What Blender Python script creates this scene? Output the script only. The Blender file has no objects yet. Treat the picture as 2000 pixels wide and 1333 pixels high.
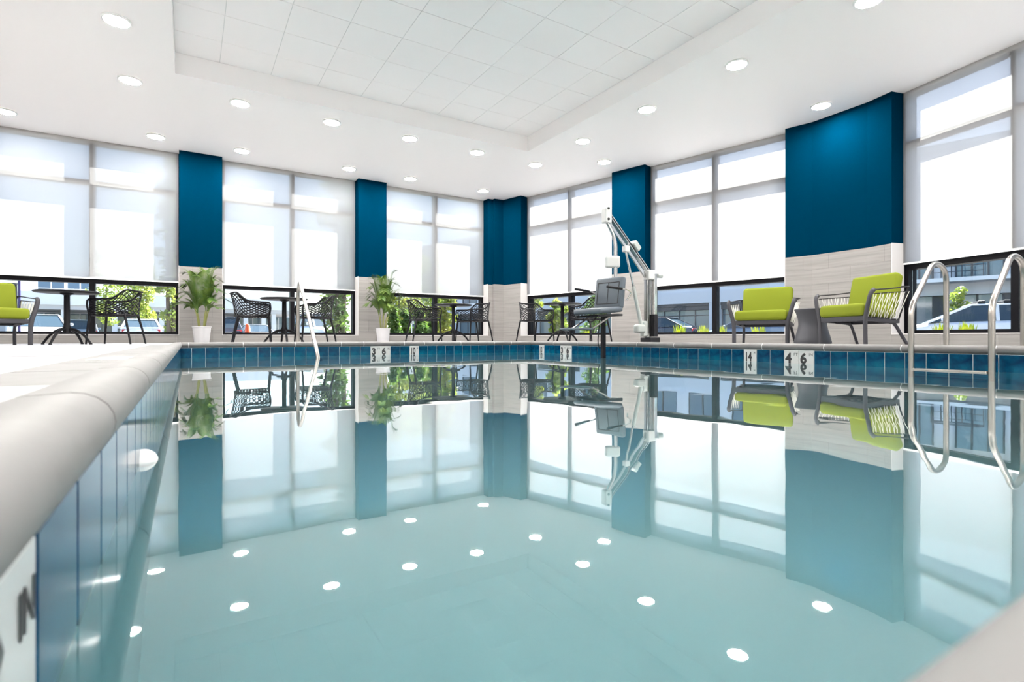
import bpy, bmesh, math, random
from math import sin, cos, pi, radians, sqrt
from mathutils import Vector, Matrix

random.seed(7)
SC = bpy.context.scene
COL = SC.collection

# ------------------------------------------------------------------ camera
CZ = 0.095
cam = bpy.data.cameras.new('camera')
cam.sensor_width = 36.0
cam.lens = 1027.23 / 2000 * 36.0
cam.shift_y = -(666.5 - 659.84) / 2000
cam.clip_start = 0.01
cam.clip_end = 500
cam.dof.use_dof = True
cam.dof.focus_distance = 6.0
cam.dof.aperture_fstop = 6.0
cam_o = bpy.data.objects.new('camera', cam)
cam_o.location = (0, 0, CZ)
cam_o.rotation_euler = (pi / 2, 0, -radians(31.578))
COL.objects.link(cam_o)
SC.camera = cam_o

# ------------------------------------------------------------------ world, sun, exposure
SUN_AZ, SUN_EL = radians(60), radians(48)          # azimuth clockwise from +y
w = bpy.data.worlds.new('sky')
SC.world = w
w.use_nodes = True
nt = w.node_tree
sky = nt.nodes.new('ShaderNodeTexSky')
sky.sky_type = 'NISHITA'
sky.sun_disc = False
sky.sun_elevation = SUN_EL
sky.sun_rotation = SUN_AZ
sky.dust_density = 1.0
sky.air_density = 1.0
sky.ozone_density = 1.0
bg = nt.nodes['Background']
nt.links.new(sky.outputs['Color'], bg.inputs['Color'])
bg.inputs['Strength'].default_value = 0.110
sun = bpy.data.lights.new('sun', 'SUN')
sun.energy = 11.8
sun.angle = radians(0.6)
sun.color = (1.0, 0.96, 0.9)
sun_o = bpy.data.objects.new('sun', sun)
sd = Vector((sin(SUN_AZ) * cos(SUN_EL), cos(SUN_AZ) * cos(SUN_EL), sin(SUN_EL)))
sun_o.rotation_euler = sd.to_track_quat('Z', 'Y').to_euler()
sun_o.location = sd * 60
COL.objects.link(sun_o)
SC.view_settings.view_transform = 'Standard'
SC.view_settings.look = 'None'
SC.view_settings.gamma = 1.0
SC.view_settings.use_curve_mapping = False
SC.view_settings.exposure = 1.98
LAMP = 146.0                                         # radiance of every downlight lens
cy = SC.cycles
cy.use_denoising = True
cy.use_adaptive_sampling = True
cy.adaptive_threshold = 0.025
cy.max_bounces = 12
cy.diffuse_bounces = 6
cy.glossy_bounces = 6
cy.transmission_bounces = 8
cy.transparent_max_bounces = 16
cy.sample_clamp_indirect = 6.0
cy.caustics_reflective = False
cy.caustics_refractive = True

# ------------------------------------------------------------------ materials
def lin(r, g, b):
    f = lambda v: (v / 255 / 12.92) if v / 255 <= 0.04045 else ((v / 255 + 0.055) / 1.055) ** 2.4
    return (f(r), f(g), f(b), 1)

def mat(name, col, rough=0.5, metal=0.0, spec=0.5, noise=None, bump=None, coat=0.0, emit=None):
    m = bpy.data.materials.new(name)
    m.use_nodes = True
    t = m.node_tree
    b = t.nodes['Principled BSDF']
    b.inputs['Base Color'].default_value = col
    b.inputs['Roughness'].default_value = rough
    b.inputs['Metallic'].default_value = metal
    b.inputs['Specular IOR Level'].default_value = spec
    b.inputs['Coat Weight'].default_value = coat
    if emit:
        b.inputs['Emission Color'].default_value = emit[0]
        b.inputs['Emission Strength'].default_value = emit[1]
    if noise or bump:
        tc = t.nodes.new('ShaderNodeTexCoord')
        mp = t.nodes.new('ShaderNodeMapping')
        t.links.new(tc.outputs['Object'], mp.inputs['Vector'])
    if noise:      # (col2, scale xyz, detail, lo, hi)
        mp.inputs['Scale'].default_value = noise[1]
        n = t.nodes.new('ShaderNodeTexNoise')
        n.inputs['Scale'].default_value = 1.0
        n.inputs['Detail'].default_value = noise[2]
        t.links.new(mp.outputs[0], n.inputs['Vector'])
        r = t.nodes.new('ShaderNodeMapRange')
        r.inputs['From Min'].default_value = noise[3]
        r.inputs['From Max'].default_value = noise[4]
        t.links.new(n.outputs['Fac'], r.inputs['Value'])
        mx = t.nodes.new('ShaderNodeMix')
        mx.data_type = 'RGBA'
        mx.inputs['A'].default_value = col
        mx.inputs['B'].default_value = noise[0]
        t.links.new(r.outputs[0], mx.inputs['Factor'])
        t.links.new(mx.outputs['Result'], b.inputs['Base Color'])
    if bump:       # (scale, strength, distance)
        n2 = t.nodes.new('ShaderNodeTexNoise')
        n2.inputs['Scale'].default_value = bump[0]
        n2.inputs['Detail'].default_value = 3
        t.links.new(tc.outputs['Object'], n2.inputs['Vector'])
        bp = t.nodes.new('ShaderNodeBump')
        bp.inputs['Strength'].default_value = bump[1]
        bp.inputs['Distance'].default_value = bump[2]
        t.links.new(n2.outputs['Fac'], bp.inputs['Height'])
        t.links.new(bp.outputs[0], b.inputs['Normal'])
    return m

M = {}
M['ceiling'] = mat('ceiling_paint', (0.95, 0.915, 0.905, 1), 0.6, bump=(3, 0.02, 0.01))
M['ceil_tile'] = mat('ceiling_tile_mineral', (0.97, 0.93, 0.925, 1), 0.9, bump=(220, 0.12, 0.002))
M['ceil_grid'] = mat('ceiling_grid_metal', (0.72, 0.71, 0.70, 1), 0.5)
M['blue'] = mat('blue_wall_paint', (0.0, 0.0178, 0.040, 1), 0.6, spec=0.0, bump=(90, 0.03, 0.002))
M['plank'] = mat('stone_look_wall_tile', (0.205, 0.197, 0.189, 1), 0.55,
                 noise=((0.158, 0.151, 0.144, 1), (1.4, 1.4, 34), 5, 0.42, 0.72))
M['plank_edge'] = mat('pale_tile_return', (0.48, 0.47, 0.465, 1), 0.5)
M['white_wall'] = mat('white_wall_paint', (0.86, 0.85, 0.84, 1), 0.6)
M['grout'] = mat('pale_grout', (0.68, 0.70, 0.69, 1), 0.8)
M['wgrout'] = mat('wall_grout', (0.46, 0.44, 0.41, 1), 0.8)
M['deck'] = mat('deck_concrete', (0.36, 0.36, 0.365, 1), 0.55,
                noise=((0.31, 0.31, 0.315, 1), (2, 2, 2), 4, 0.35, 0.75), bump=(60, 0.05, 0.003))
M['coping'] = mat('coping_stone', (0.138, 0.137, 0.136, 1), 0.6,
                  noise=((0.118, 0.117, 0.116, 1), (9, 9, 9), 5, 0.35, 0.7), bump=(140, 0.08, 0.002))
M['joint'] = mat('coping_joint', (0.72, 0.72, 0.70, 1), 0.8)
M['slot'] = mat('drain_slot', (0.35, 0.35, 0.37, 1), 0.6)
M['tile'] = mat('blue_glass_tile', (0.0, 0.024, 0.075, 1), 0.12,
                noise=((0.002, 0.10, 0.165, 1), (9, 9, 9), 4, 0.36, 0.70), spec=0.22)
M['tile2'] = mat('blue_glass_tile_deep', (0.0, 0.018, 0.062, 1), 0.12,
                 noise=((0.002, 0.075, 0.14, 1), (13, 13, 13), 4, 0.36, 0.70), spec=0.22)
M['marker'] = mat('white_marker_tile', (0.50, 0.51, 0.505, 1), 0.25)
M['ink'] = mat('black_marker_ink', (0.006, 0.006, 0.008, 1), 0.5)
M['plaster'] = mat('turquoise_pool_plaster', (0.44, 0.69, 0.745, 1), 0.8)
M['frame'] = mat('black_window_aluminium', (0.0015, 0.0015, 0.003, 1), 0.5, spec=0.12)
M['black'] = mat('black_resin', (0.003, 0.003, 0.005, 1), 0.5, spec=0.2)
M['hem'] = mat('shade_hem_bar', (0.80, 0.80, 0.79, 1), 0.5)
M['steel'] = mat('stainless_steel', (0.36, 0.34, 0.315, 1), 0.28, 1.0)
M['chrome'] = mat('polished_steel', (0.52, 0.52, 0.52, 1), 0.16, 1.0)
M['grey_metal'] = mat('charcoal_powder_coat', (0.035, 0.035, 0.042, 1), 0.5, spec=0.3)
M['dark_metal'] = mat('dark_powder_coat', (0.01, 0.01, 0.013, 1), 0.5, spec=0.3)
M['green'] = mat('lime_cushion_fabric', (0.150, 0.182, 0.016, 1), 0.85, spec=0.1, bump=(260, 0.15, 0.002))
M['cord'] = mat('white_cord', (0.58, 0.58, 0.54, 1), 0.7)
M['stool'] = mat('grey_resin_stool', (0.05, 0.052, 0.06, 1), 0.55, spec=0.3)
M['lift_white'] = mat('lift_white_coat', (0.50, 0.51, 0.50, 1), 0.35)
M['lift_grey'] = mat('lift_grey_housing', (0.36, 0.39, 0.375, 1), 0.45)
M['seat_grey'] = mat('lift_seat_plastic', (0.085, 0.105, 0.125, 1), 0.55, spec=0.3)
M['pot'] = mat('white_ribbed_pot', (0.42, 0.42, 0.43, 1), 0.4)
M['soil'] = mat('potting_soil', (0.03, 0.02, 0.012, 1), 0.9)
M['frond'] = mat('palm_frond', (0.075, 0.125, 0.012, 1), 0.5, spec=0.25, noise=((0.03, 0.075, 0.010, 1), (7, 7, 7), 2, 0.35, 0.65))
M['stem'] = mat('palm_stem', (0.16, 0.17, 0.04, 1), 0.5)
M['trim_white'] = mat('lamp_trim_white', (0.85, 0.85, 0.84, 1), 0.4)
M['lens'] = mat('lamp_lens', (0.9, 0.9, 0.9, 1), 0.5, emit=((1.0, 0.948, 0.90, 1), LAMP))
M['asphalt'] = mat('asphalt', (0.10, 0.10, 0.105, 1), 0.9, noise=((0.15, 0.15, 0.155, 1), (0.7, 0.7, 0.7), 4, 0.3, 0.7))
M['kerb'] = mat('kerb_concrete', (0.6, 0.59, 0.57, 1), 0.9)
M['stucco'] = mat('pale_stucco', (0.66, 0.67, 0.70, 1), 0.9)
M['stucco_white'] = mat('white_stucco', (0.86, 0.86, 0.85, 1), 0.8)
M['dark_panel'] = mat('dark_facade_panel', (0.045, 0.05, 0.06, 1), 0.5)
M['glass_out'] = mat('facade_glass', (0.10, 0.17, 0.21, 1), 0.06, spec=0.8)
M['glass_blue'] = mat('blue_facade_glass', (0.03, 0.07, 0.13, 1), 0.08, spec=0.8)
M['bark'] = mat('bark', (0.12, 0.095, 0.07, 1), 0.9)
M['tyre'] = mat('tyre_rubber', (0.015, 0.015, 0.016, 1), 0.8)
M['car_glass'] = mat('car_glass', (0.03, 0.05, 0.065, 1), 0.05, spec=0.8)
M['tail'] = mat('red_tail_light', (0.45, 0.01, 0.015, 1), 0.2)
M['plate'] = mat('licence_plate', (0.5, 0.52, 0.5, 1), 0.5)
M['cone'] = mat('orange_cone', (0.75, 0.10, 0.03, 1), 0.5)
M['sign'] = mat('white_sign', (0.8, 0.82, 0.85, 1), 0.4)
M['flower'] = mat('yellow_green_leaf', (0.55, 0.56, 0.03, 1), 0.6, noise=((0.30, 0.38, 0.02, 1), (9, 9, 9), 2, 0.4, 0.6))
M['mulch'] = mat('mulch_bed', (0.12, 0.08, 0.055, 1), 0.9)

def leafmat(name, a, b):
    m = bpy.data.materials.new(name)
    m.use_nodes = True
    t = m.node_tree
    p = t.nodes['Principled BSDF']
    p.inputs['Roughness'].default_value = 0.55
    tc = t.nodes.new('ShaderNodeTexCoord')
    n = t.nodes.new('ShaderNodeTexNoise')
    n.inputs['Scale'].default_value = 2.3
    t.links.new(tc.outputs['Object'], n.inputs['Vector'])
    r = t.nodes.new('ShaderNodeMapRange')
    r.inputs['From Min'].default_value = 0.35
    r.inputs['From Max'].default_value = 0.65
    t.links.new(n.outputs['Fac'], r.inputs['Value'])
    mx = t.nodes.new('ShaderNodeMix')
    mx.data_type = 'RGBA'
    mx.inputs['A'].default_value = a
    mx.inputs['B'].default_value = b
    t.links.new(r.outputs[0], mx.inputs['Factor'])
    t.links.new(mx.outputs['Result'], p.inputs['Base Color'])
    tr = t.nodes.new('ShaderNodeBsdfTranslucent')
    t.links.new(mx.outputs['Result'], tr.inputs['Color'])
    ms = t.nodes.new('ShaderNodeMixShader')
    ms.inputs[0].default_value = 0.4
    t.links.new(p.outputs[0], ms.inputs[1])
    t.links.new(tr.outputs[0], ms.inputs[2])
    t.links.new(ms.outputs[0], t.nodes['Material Output'].inputs['Surface'])
    return m
M['leaf_a'] = leafmat('leaf_mid_green', (0.16, 0.26, 0.035, 1), (0.36, 0.42, 0.07, 1))
M['leaf_b'] = leafmat('leaf_dark_green', (0.045, 0.11, 0.02, 1), (0.15, 0.24, 0.04, 1))
M['leaf_c'] = leafmat('leaf_yellow_green', (0.42, 0.42, 0.07, 1), (0.20, 0.30, 0.04, 1))

def shade_material():
    m = bpy.data.materials.new('roller_shade_fabric')
    m.use_nodes = True
    t = m.node_tree
    t.nodes.remove(t.nodes['Principled BSDF'])
    d = t.nodes.new('ShaderNodeBsdfDiffuse')
    d.inputs['Color'].default_value = (0.34, 0.34, 0.345, 1)
    tr = t.nodes.new('ShaderNodeBsdfTranslucent')
    tr.inputs['Color'].default_value = (0.96, 0.94, 0.92, 1)
    tp = t.nodes.new('ShaderNodeBsdfTransparent')
    m1 = t.nodes.new('ShaderNodeMixShader')
    m1.inputs[0].default_value = 0.62
    t.links.new(d.outputs[0], m1.inputs[1])
    t.links.new(tr.outputs[0], m1.inputs[2])
    m2 = t.nodes.new('ShaderNodeMixShader')
    m2.inputs[0].default_value = 0.11
    t.links.new(m1.outputs[0], m2.inputs[1])
    t.links.new(tp.outputs[0], m2.inputs[2])
    t.links.new(m2.outputs[0], t.nodes['Material Output'].inputs['Surface'])
    return m
M['shade'] = shade_material()

def glass_material():
    m = bpy.data.materials.new('window_glass')
    m.use_nodes = True
    t = m.node_tree
    t.nodes.remove(t.nodes['Principled BSDF'])
    g = t.nodes.new('ShaderNodeBsdfGlossy')
    g.inputs['Roughness'].default_value = 0.0
    tp = t.nodes.new('ShaderNodeBsdfTransparent')
    tp.inputs['Color'].default_value = (0.94, 0.965, 0.975, 1)
    fr = t.nodes.new('ShaderNodeFresnel')
    fr.inputs['IOR'].default_value = 1.45
    mu = t.nodes.new('ShaderNodeMath')
    mu.operation = 'MULTIPLY'
    mu.inputs[1].default_value = 0.8
    t.links.new(fr.outputs[0], mu.inputs[0])
    ms = t.nodes.new('ShaderNodeMixShader')
    t.links.new(mu.outputs[0], ms.inputs[0])
    t.links.new(tp.outputs[0], ms.inputs[1])
    t.links.new(g.outputs[0], ms.inputs[2])
    t.links.new(ms.outputs[0], t.nodes['Material Output'].inputs['Surface'])
    return m
M['glass'] = glass_material()

def water_material():
    m = bpy.data.materials.new('pool_water')
    m.use_nodes = True
    t = m.node_tree
    t.nodes.remove(t.nodes['Principled BSDF'])
    tc = t.nodes.new('ShaderNodeTexCoord')
    mp = t.nodes.new('ShaderNodeMapping')
    mp.inputs['Scale'].default_value = (1.0, 1.0, 1.0)
    t.links.new(tc.outputs['Object'], mp.inputs['Vector'])
    n = t.nodes.new('ShaderNodeTexNoise')
    n.inputs['Scale'].default_value = 2.6
    n.inputs['Detail'].default_value = 2.0
    n.inputs['Roughness'].default_value = 0.45
    t.links.new(mp.outputs[0], n.inputs['Vector'])
    bp = t.nodes.new('ShaderNodeBump')
    bp.inputs['Strength'].default_value = 0.05
    bp.inputs['Distance'].default_value = 0.02
    t.links.new(n.outputs['Fac'], bp.inputs['Height'])
    g = t.nodes.new('ShaderNodeBsdfGlossy')
    g.inputs['Roughness'].default_value = 0.012
    g.inputs['Color'].default_value = (0.97, 0.99, 0.99, 1)
    rf = t.nodes.new('ShaderNodeBsdfRefraction')
    rf.inputs['IOR'].default_value = 1.33
    rf.inputs['Roughness'].default_value = 0.0
    rf.inputs['Color'].default_value = (0.86, 0.97, 0.97, 1)
    fr = t.nodes.new('ShaderNodeFresnel')
    fr.inputs['IOR'].default_value = 1.33
    mu = t.nodes.new('ShaderNodeMath')
    mu.operation = 'MULTIPLY'
    mu.inputs[1].default_value = 1.95
    mn = t.nodes.new('ShaderNodeMath')
    mn.operation = 'MINIMUM'
    mn.inputs[1].default_value = 0.86
    t.links.new(fr.outputs[0], mu.inputs[0])
    t.links.new(mu.outputs[0], mn.inputs[0])
    for nd in (g, rf, fr):
        t.links.new(bp.outputs[0], nd.inputs['Normal'])
    ms = t.nodes.new('ShaderNodeMixShader')
    t.links.new(mn.outputs[0], ms.inputs[0])
    t.links.new(rf.outputs[0], ms.inputs[1])
    t.links.new(g.outputs[0], ms.inputs[2])
    t.links.new(ms.outputs[0], t.nodes['Material Output'].inputs['Surface'])
    return m
M['water'] = water_material()

# ------------------------------------------------------------------ mesh helpers
class MB:
    def __init__(self, T=None):
        self.v = []
        self.f = []
        self.T = T
    def add(self, vs, fs):
        b = len(self.v)
        if self.T is not None:
            vs = [self.T @ Vector(p) for p in vs]
        self.v += [tuple(p) for p in vs]
        self.f += [tuple(i + b for i in q) for q in fs]
    def box(self, x0, x1, y0, y1, z0, z1):
        vs = [(x, y, z) for z in (z0, z1) for y in (y0, y1) for x in (x0, x1)]
        self.add(vs, [(0, 2, 3, 1), (4, 5, 7, 6), (0, 1, 5, 4), (2, 6, 7, 3), (0, 4, 6, 2), (1, 3, 7, 5)])
        return self
    def beam(self, a, b, w, h, up=(0, 0, 1)):
        a, b = Vector(a), Vector(b)
        d = (b - a).normalized()
        s = d.cross(Vector(up))
        if s.length < 1e-5:
            s = d.cross(Vector((1, 0, 0)))
        s.normalize()
        u = s.cross(d)
        vs = [p + s * (i * w / 2) + u * (j * h / 2) for p in (a, b) for (i, j) in ((-1, -1), (1, -1), (1, 1), (-1, 1))]
        self.add(vs, [(3, 2, 1, 0), (4, 5, 6, 7), (0, 1, 5, 4), (1, 2, 6, 5), (2, 3, 7, 6), (3, 0, 4, 7)])
        return self
    def tube(self, path, r, n=8, closed=False):
        P = [Vector(p) for p in path]
        m = len(P)
        R = r if isinstance(r, (list, tuple)) else [r] * m
        vs = []
        prev = None
        for i in range(m):
            if closed:
                d = P[(i + 1) % m] - P[i - 1]
            else:
                d = P[min(i + 1, m - 1)] - P[max(i - 1, 0)]
            d.normalize()
            if prev is None:
                a = Vector((0, 0, 1)) if abs(d.z) < 0.9 else Vector((1, 0, 0))
                s = d.cross(a).normalized()
            else:
                s = (prev - d * prev.dot(d)).normalized()
            prev = s
            t = d.cross(s)
            for k in range(n):
                an = 2 * pi * k / n
                vs.append(P[i] + (s * cos(an) + t * sin(an)) * R[i])
        fs = []
        for i in range(m if closed else m - 1):
            j = (i + 1) % m
            for k in range(n):
                l = (k + 1) % n
                fs.append((i * n + k, i * n + l, j * n + l, j * n + k))
        if not closed:
            fs.append(tuple(range(n - 1, -1, -1)))
            fs.append(tuple((m - 1) * n + k for k in range(n)))
        self.add(vs, fs)
        return self
    def lathe(self, prof, n=24, c=(0, 0, 0), squash=1.0):
        vs = []
        for r, z in prof:
            for k in range(n):
                a = 2 * pi * k / n
                vs.append((c[0] + r * cos(a), c[1] + r * sin(a) * squash, c[2] + z))
        fs = []
        for i in range(len(prof) - 1):
            for k in range(n):
                l = (k + 1) % n
                fs.append((i * n + k, i * n + l, (i + 1) * n + l, (i + 1) * n + k))
        fs.append(tuple(range(n - 1, -1, -1)))
        fs.append(tuple((len(prof) - 1) * n + k for k in range(n)))
        self.add(vs, fs)
        return self
    def prism(self, pts, a, b):
        """pts: list of Vector-like at one end; a, b: offset vectors of the two ends."""
        n = len(pts)
        a, b = Vector(a), Vector(b)
        vs = [Vector(p) + a for p in pts] + [Vector(p) + b for p in pts]
        fs = [tuple(range(n - 1, -1, -1)), tuple(range(n, 2 * n))]
        for i in range(n):
            j = (i + 1) % n
            fs.append((i, j, n + j, n + i))
        self.add(vs, fs)
        return self
    def rbox(self, cx, cy, cz, sx, sy, sz, r, seg=3, rot=None):
        bm = bmesh.new()
        bmesh.ops.create_cube(bm, size=1.0)
        for q in bm.verts:
            q.co = Vector((q.co.x * sx, q.co.y * sy, q.co.z * sz))
        bmesh.ops.bevel(bm, geom=list(bm.edges), offset=r, segments=seg, profile=0.5, affect='EDGES')
        mt = Matrix.Translation((cx, cy, cz))
        if rot is not None:
            mt = mt @ rot
        vs = [mt @ q.co for q in bm.verts]
        bm.verts.index_update()
        fs = [tuple(q.index for q in fc.verts) for fc in bm.faces]
        bm.free()
        self.add(vs, fs)
        return self
    def mesh(self, name, keep=False):
        me = bpy.data.meshes.new(name)
        me.from_pydata(self.v, [], self.f)
        me.update()
        if keep:
            return me
        bm = bmesh.new()
        bm.from_mesh(me)
        bmesh.ops.recalc_face_normals(bm, faces=bm.faces)
        bm.to_mesh(me)
        bm.free()
        return me
    def build(self, name, m, parent=None, smooth=False, keep=False):
        me = self.mesh(name, keep)
        if smooth:
            for p in me.polygons:
                p.use_smooth = True
            me.set_sharp_from_angle(angle=radians(40))
        me.materials.append(M[m] if isinstance(m, str) else m)
        o = bpy.data.objects.new(name, me)
        COL.objects.link(o)
        if parent is not None:
            o.parent = parent
        return o

def obj_from(name, me, parent=None, loc=(0, 0, 0), rz=0.0):
    o = bpy.data.objects.new(name, me)
    COL.objects.link(o)
    o.location = loc
    o.rotation_euler = (0, 0, rz)
    if parent is not None:
        o.parent = parent
    return o

def tag(o, label=None, cat=None, group=None, kind=None):
    if label: o['label'] = label
    if cat: o['category'] = cat
    if group: o['group'] = group
    if kind: o['kind'] = kind
    return o

def thing(name, label, cat, loc=(0, 0, 0), rz=0.0, group=None):
    o = bpy.data.objects.new(name, None)
    COL.objects.link(o)
    o.location = loc
    o.rotation_euler = (0, 0, rz)
    o.empty_display_size = 0.1
    return tag(o, label, cat, group)

def dup(root, loc, rz, label, group=None):
    def cp(o, par):
        c = o.copy()
        COL.objects.link(c)
        c.parent = par
        for ch in o.children:
            cp(ch, c)
        return c
    r = cp(root, None)
    r.location = loc
    r.rotation_euler = (0, 0, rz)
    r['label'] = label
    if group: r['group'] = group
    return r

def face_rot(F):
    """rotation about z that turns local +y to the direction F."""
    return math.atan2(-F[0], F[1])

def text_mesh(s, size, bold=0.0, sx=1.0):
    cu = bpy.data.curves.new('t', 'FONT')
    cu.body = s
    cu.size = size
    cu.extrude = 0.0004
    cu.bevel_depth = bold
    cu.bevel_resolution = 0
    cu.align_x = 'LEFT'
    o = bpy.data.objects.new('t', cu)
    COL.objects.link(o)
    dg = bpy.context.evaluated_depsgraph_get()
    dg.update()
    me = bpy.data.meshes.new_from_object(o.evaluated_get(dg))
    bpy.data.objects.remove(o)
    for v in me.vertices:
        v.co.x *= sx
        v.co.z = max(-.0006, min(.0006, v.co.z))
    me.materials.clear()
    me.materials.append(M['ink'])
    return me

def smooth_path(pts, n=8, closed=False):
    """Catmull-Rom through the points."""
    P = [Vector(p) for p in pts]
    out = []
    m = len(P)
    for i in range(m - 1):
        p0 = P[max(i - 1, 0)]; p1 = P[i]; p2 = P[i + 1]; p3 = P[min(i + 2, m - 1)]
        for k in range(n):
            t = k / n
            out.append(0.5 * ((2 * p1) + (p2 - p0) * t + (2 * p0 - 5 * p1 + 4 * p2 - p3) * t * t + (3 * p1 - p0 - 3 * p2 + p3) * t ** 3))
    out.append(P[-1])
    return out

def fillet(pts, r, n=6):
    """polyline with rounded corners of radius about r."""
    P = [Vector(p) for p in pts]
    out = [P[0]]
    for i in range(1, len(P) - 1):
        rr = r[i - 1] if isinstance(r, (list, tuple)) else r
        a = (P[i - 1] - P[i]); b = (P[i + 1] - P[i])
        k = min(rr, a.length * 0.49, b.length * 0.49)
        s = P[i] + a.normalized() * k
        e = P[i] + b.normalized() * k
        for j in range(n + 1):
            t = j / n
            out.append(s * (1 - t) ** 2 + P[i] * 2 * t * (1 - t) + e * t * t)
    out.append(P[-1])
    return out

# ------------------------------------------------------------------ room measures (metres; camera stands at x=y=0)
XL, XR, YN, YF = -0.09, 5.20, 0.040, 7.81      # pool wall faces
ZW = -0.165                                      # water level
LIP = 0.035                                      # raised coping nose
CB = 0.33                                        # coping depth
CEIL, COF = 3.403, 3.67                          # soffit and coffer heights
YA = 10.97                                       # far wall face
REC = 0.20                                       # window recess
ZS, ZH, ZT, ZWC = 0.15, 1.085, 2.70, 1.368       # sill, shade hem, upper transom, wall tile top
Bo = Vector((6.634, 10.15)); Bu = Vector((0.2567, -0.9665))
Co = Vector((8.123, 3.681)); Cu = Vector((-0.245, -0.9695))
XW, YB = -6.0, -2.7                              # unseen left and back walls
CS = .345

def frame_T(o, u):
    n = Vector((-u.y, u.x))
    return Matrix(((u.x, n.x, 0, o.x), (u.y, n.y, 0, o.y), (0, 0, 1, 0), (0, 0, 0, 1)))
TA = frame_T(Vector((0, YA)), Vector((1, 0)))
TB = frame_T(Bo, Bu)
TC = frame_T(Co, Cu)

# ------------------------------------------------------------------ floor
def rects_with_hole(mb, X0, X1, Y0, Y1, x0, x1, y0, y1, z0, z1):
    mb.box(X0, x0, Y0, Y1, z0, z1)
    mb.box(x1, X1, Y0, Y1, z0, z1)
    mb.box(x0, x1, Y0, y0, z0, z1)
    mb.box(x0, x1, y1, Y1, z0, z1)
fl = MB()
rects_with_hole(fl, XW - .3, 8.6, YB - .3, YA + .35, XL - CB, XR + CB, YN - CB, YF + CB, -0.25, 0.0)
floor = tag(fl.build('floor', 'deck'), kind='structure')
sl = MB()
sl.box(-3.2, XL - CB - .03, 3.515, 3.53, -0.004, 0.0025)
sl.build('expansion_joint', 'slot', floor)

# pool basin: five walls and a floor, open at the top
DEPTH = -1.35
bs = MB()
bs.box(XL - .2, XR + .2, YN - .2, YF + .2, DEPTH - .2, DEPTH)
bs.box(XL - .2, XL - .012, YN - .2, YF + .2, DEPTH, -0.045)
bs.box(XR + .012, XR + .2, YN - .2, YF + .2, DEPTH, -0.045)
bs.box(XL - .012, XR + .012, YF + .012, YF + .2, DEPTH, -0.045)
bs.box(XL - .012, XR + .012, YN - .2, YN - .012, DEPTH, -0.045)
basin = tag(bs.build('pool_basin', 'plaster'), kind='structure')
gr = MB()
gr.box(XL - .012, XL - .003, YN, YF, -.20, -.02)
gr.box(XR + .003, XR + .012, YN, YF, -.20, -.02)
gr.box(XL, XR, YF + .003, YF + .012, -.20, -.02)
gr.build('tile_grout', 'grout', basin)

# waterline tiles, one row, each a piece of its own
TS = 0.1524
def tile_mesh(wd, depth=0.006):
    mb = MB()
    mb.rbox(0, 0, 0, wd - .005, depth, .150, .0022, 1)
    me = mb.mesh('waterline_tile')
    return me
TM = [tile_mesh(TS), tile_mesh(TS)]
TM[0].materials.append(M['tile']); TM[1].materials.append(M['tile2'])
MKM = tile_mesh(TS); MKM.materials.append(M['marker'])
ZTC = -0.111
def wall_tiles(axis, const, a, b, start, marks):
    k = 0
    p = start
    while p + TS > a and p > a - TS:
        p -= TS
    p += TS if p + TS <= a else 0
    while p < b - 0.02:
        c0, c1 = max(p, a), min(p + TS, b)
        mid = (c0 + c1) / 2
        mk = any(m0 - .02 < mid < m1 + .02 for m0, m1 in marks)
        me = MKM if mk else random.choice(TM)
        o = bpy.data.objects.new('marker_tile' if mk else 'waterline_tile', me)
        COL.objects.link(o)
        o.parent = basin
        if axis == 'y':      # row runs along x, at y = const
            o.location = (mid, const, ZTC)
        else:
            o.location = (const, mid, ZTC)
            o.rotation_euler = (0, 0, pi / 2)
        o.scale = ((c1 - c0) / TS, 1, 1)
        p += TS
FM = [(2.318, 2.623), (2.928, 3.080)]
RM = [(2.828, 3.133), (3.437, 3.590), (6.640, 6.945), (7.400, 7.552)]
LM = [(0.165, 0.470)]
wall_tiles('y', YF, XL, XR, 2.318 - 16 * TS, FM)
wall_tiles('x', XR, YN, YF, 2.828 - 20 * TS, RM)
wall_tiles('x', XL, YN, YF, 0.165 - 2 * TS, LM)

def wall_text(s, size, wall, pos, z, bold=0.0, sx=1.0):
    """lettering on a marker tile; pos is the left edge as read."""
    o = obj_from('marker_lettering', text_mesh(s, size, bold, sx), basin)
    if wall == 'far':
        o.rotation_euler = (pi / 2, 0, 0)
        o.location = (pos, YF - .0040, z)
    elif wall == 'right':
        o.rotation_euler = (pi / 2, 0, -pi / 2)
        o.location = (XR - .0040, pos, z)
    else:
        o.rotation_euler = (pi / 2, 0, pi / 2)
        o.location = (XL + .0040, pos, z)
    return o
def feet_mark(wall, p0, sgn, ft):
    wall_text(ft, 0.135, wall, p0 + sgn * .018, -0.158, .0062, .90)
    wall_text('FT', 0.042, wall, p0 + sgn * .102, -0.088, 0, .95)
    wall_text('6', 0.135, wall, p0 + sgn * (TS + .018), -0.158, .0062, .90)
    wall_text('IN', 0.042, wall, p0 + sgn * (TS + .102), -0.088, 0, .95)
def metre_mark(wall, p0, sgn, num):
    wall_text(num, 0.135, wall, p0 + sgn * .012, -0.158, .0045, .62)
    wall_text('M', 0.035, wall, p0 + sgn * .117, -0.084, 0, .8)
feet_mark('far', FM[0][0], 1, '3')
metre_mark('far', FM[1][0], 1, '10')
feet_mark('right', RM[0][1], -1, '4')
metre_mark('right', RM[1][1], -1, '14')
feet_mark('right', RM[2][1], -1, '3')
metre_mark('right', RM[3][1], -1, '10')
feet_mark('left', LM[0][0], 1, '4')

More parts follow.
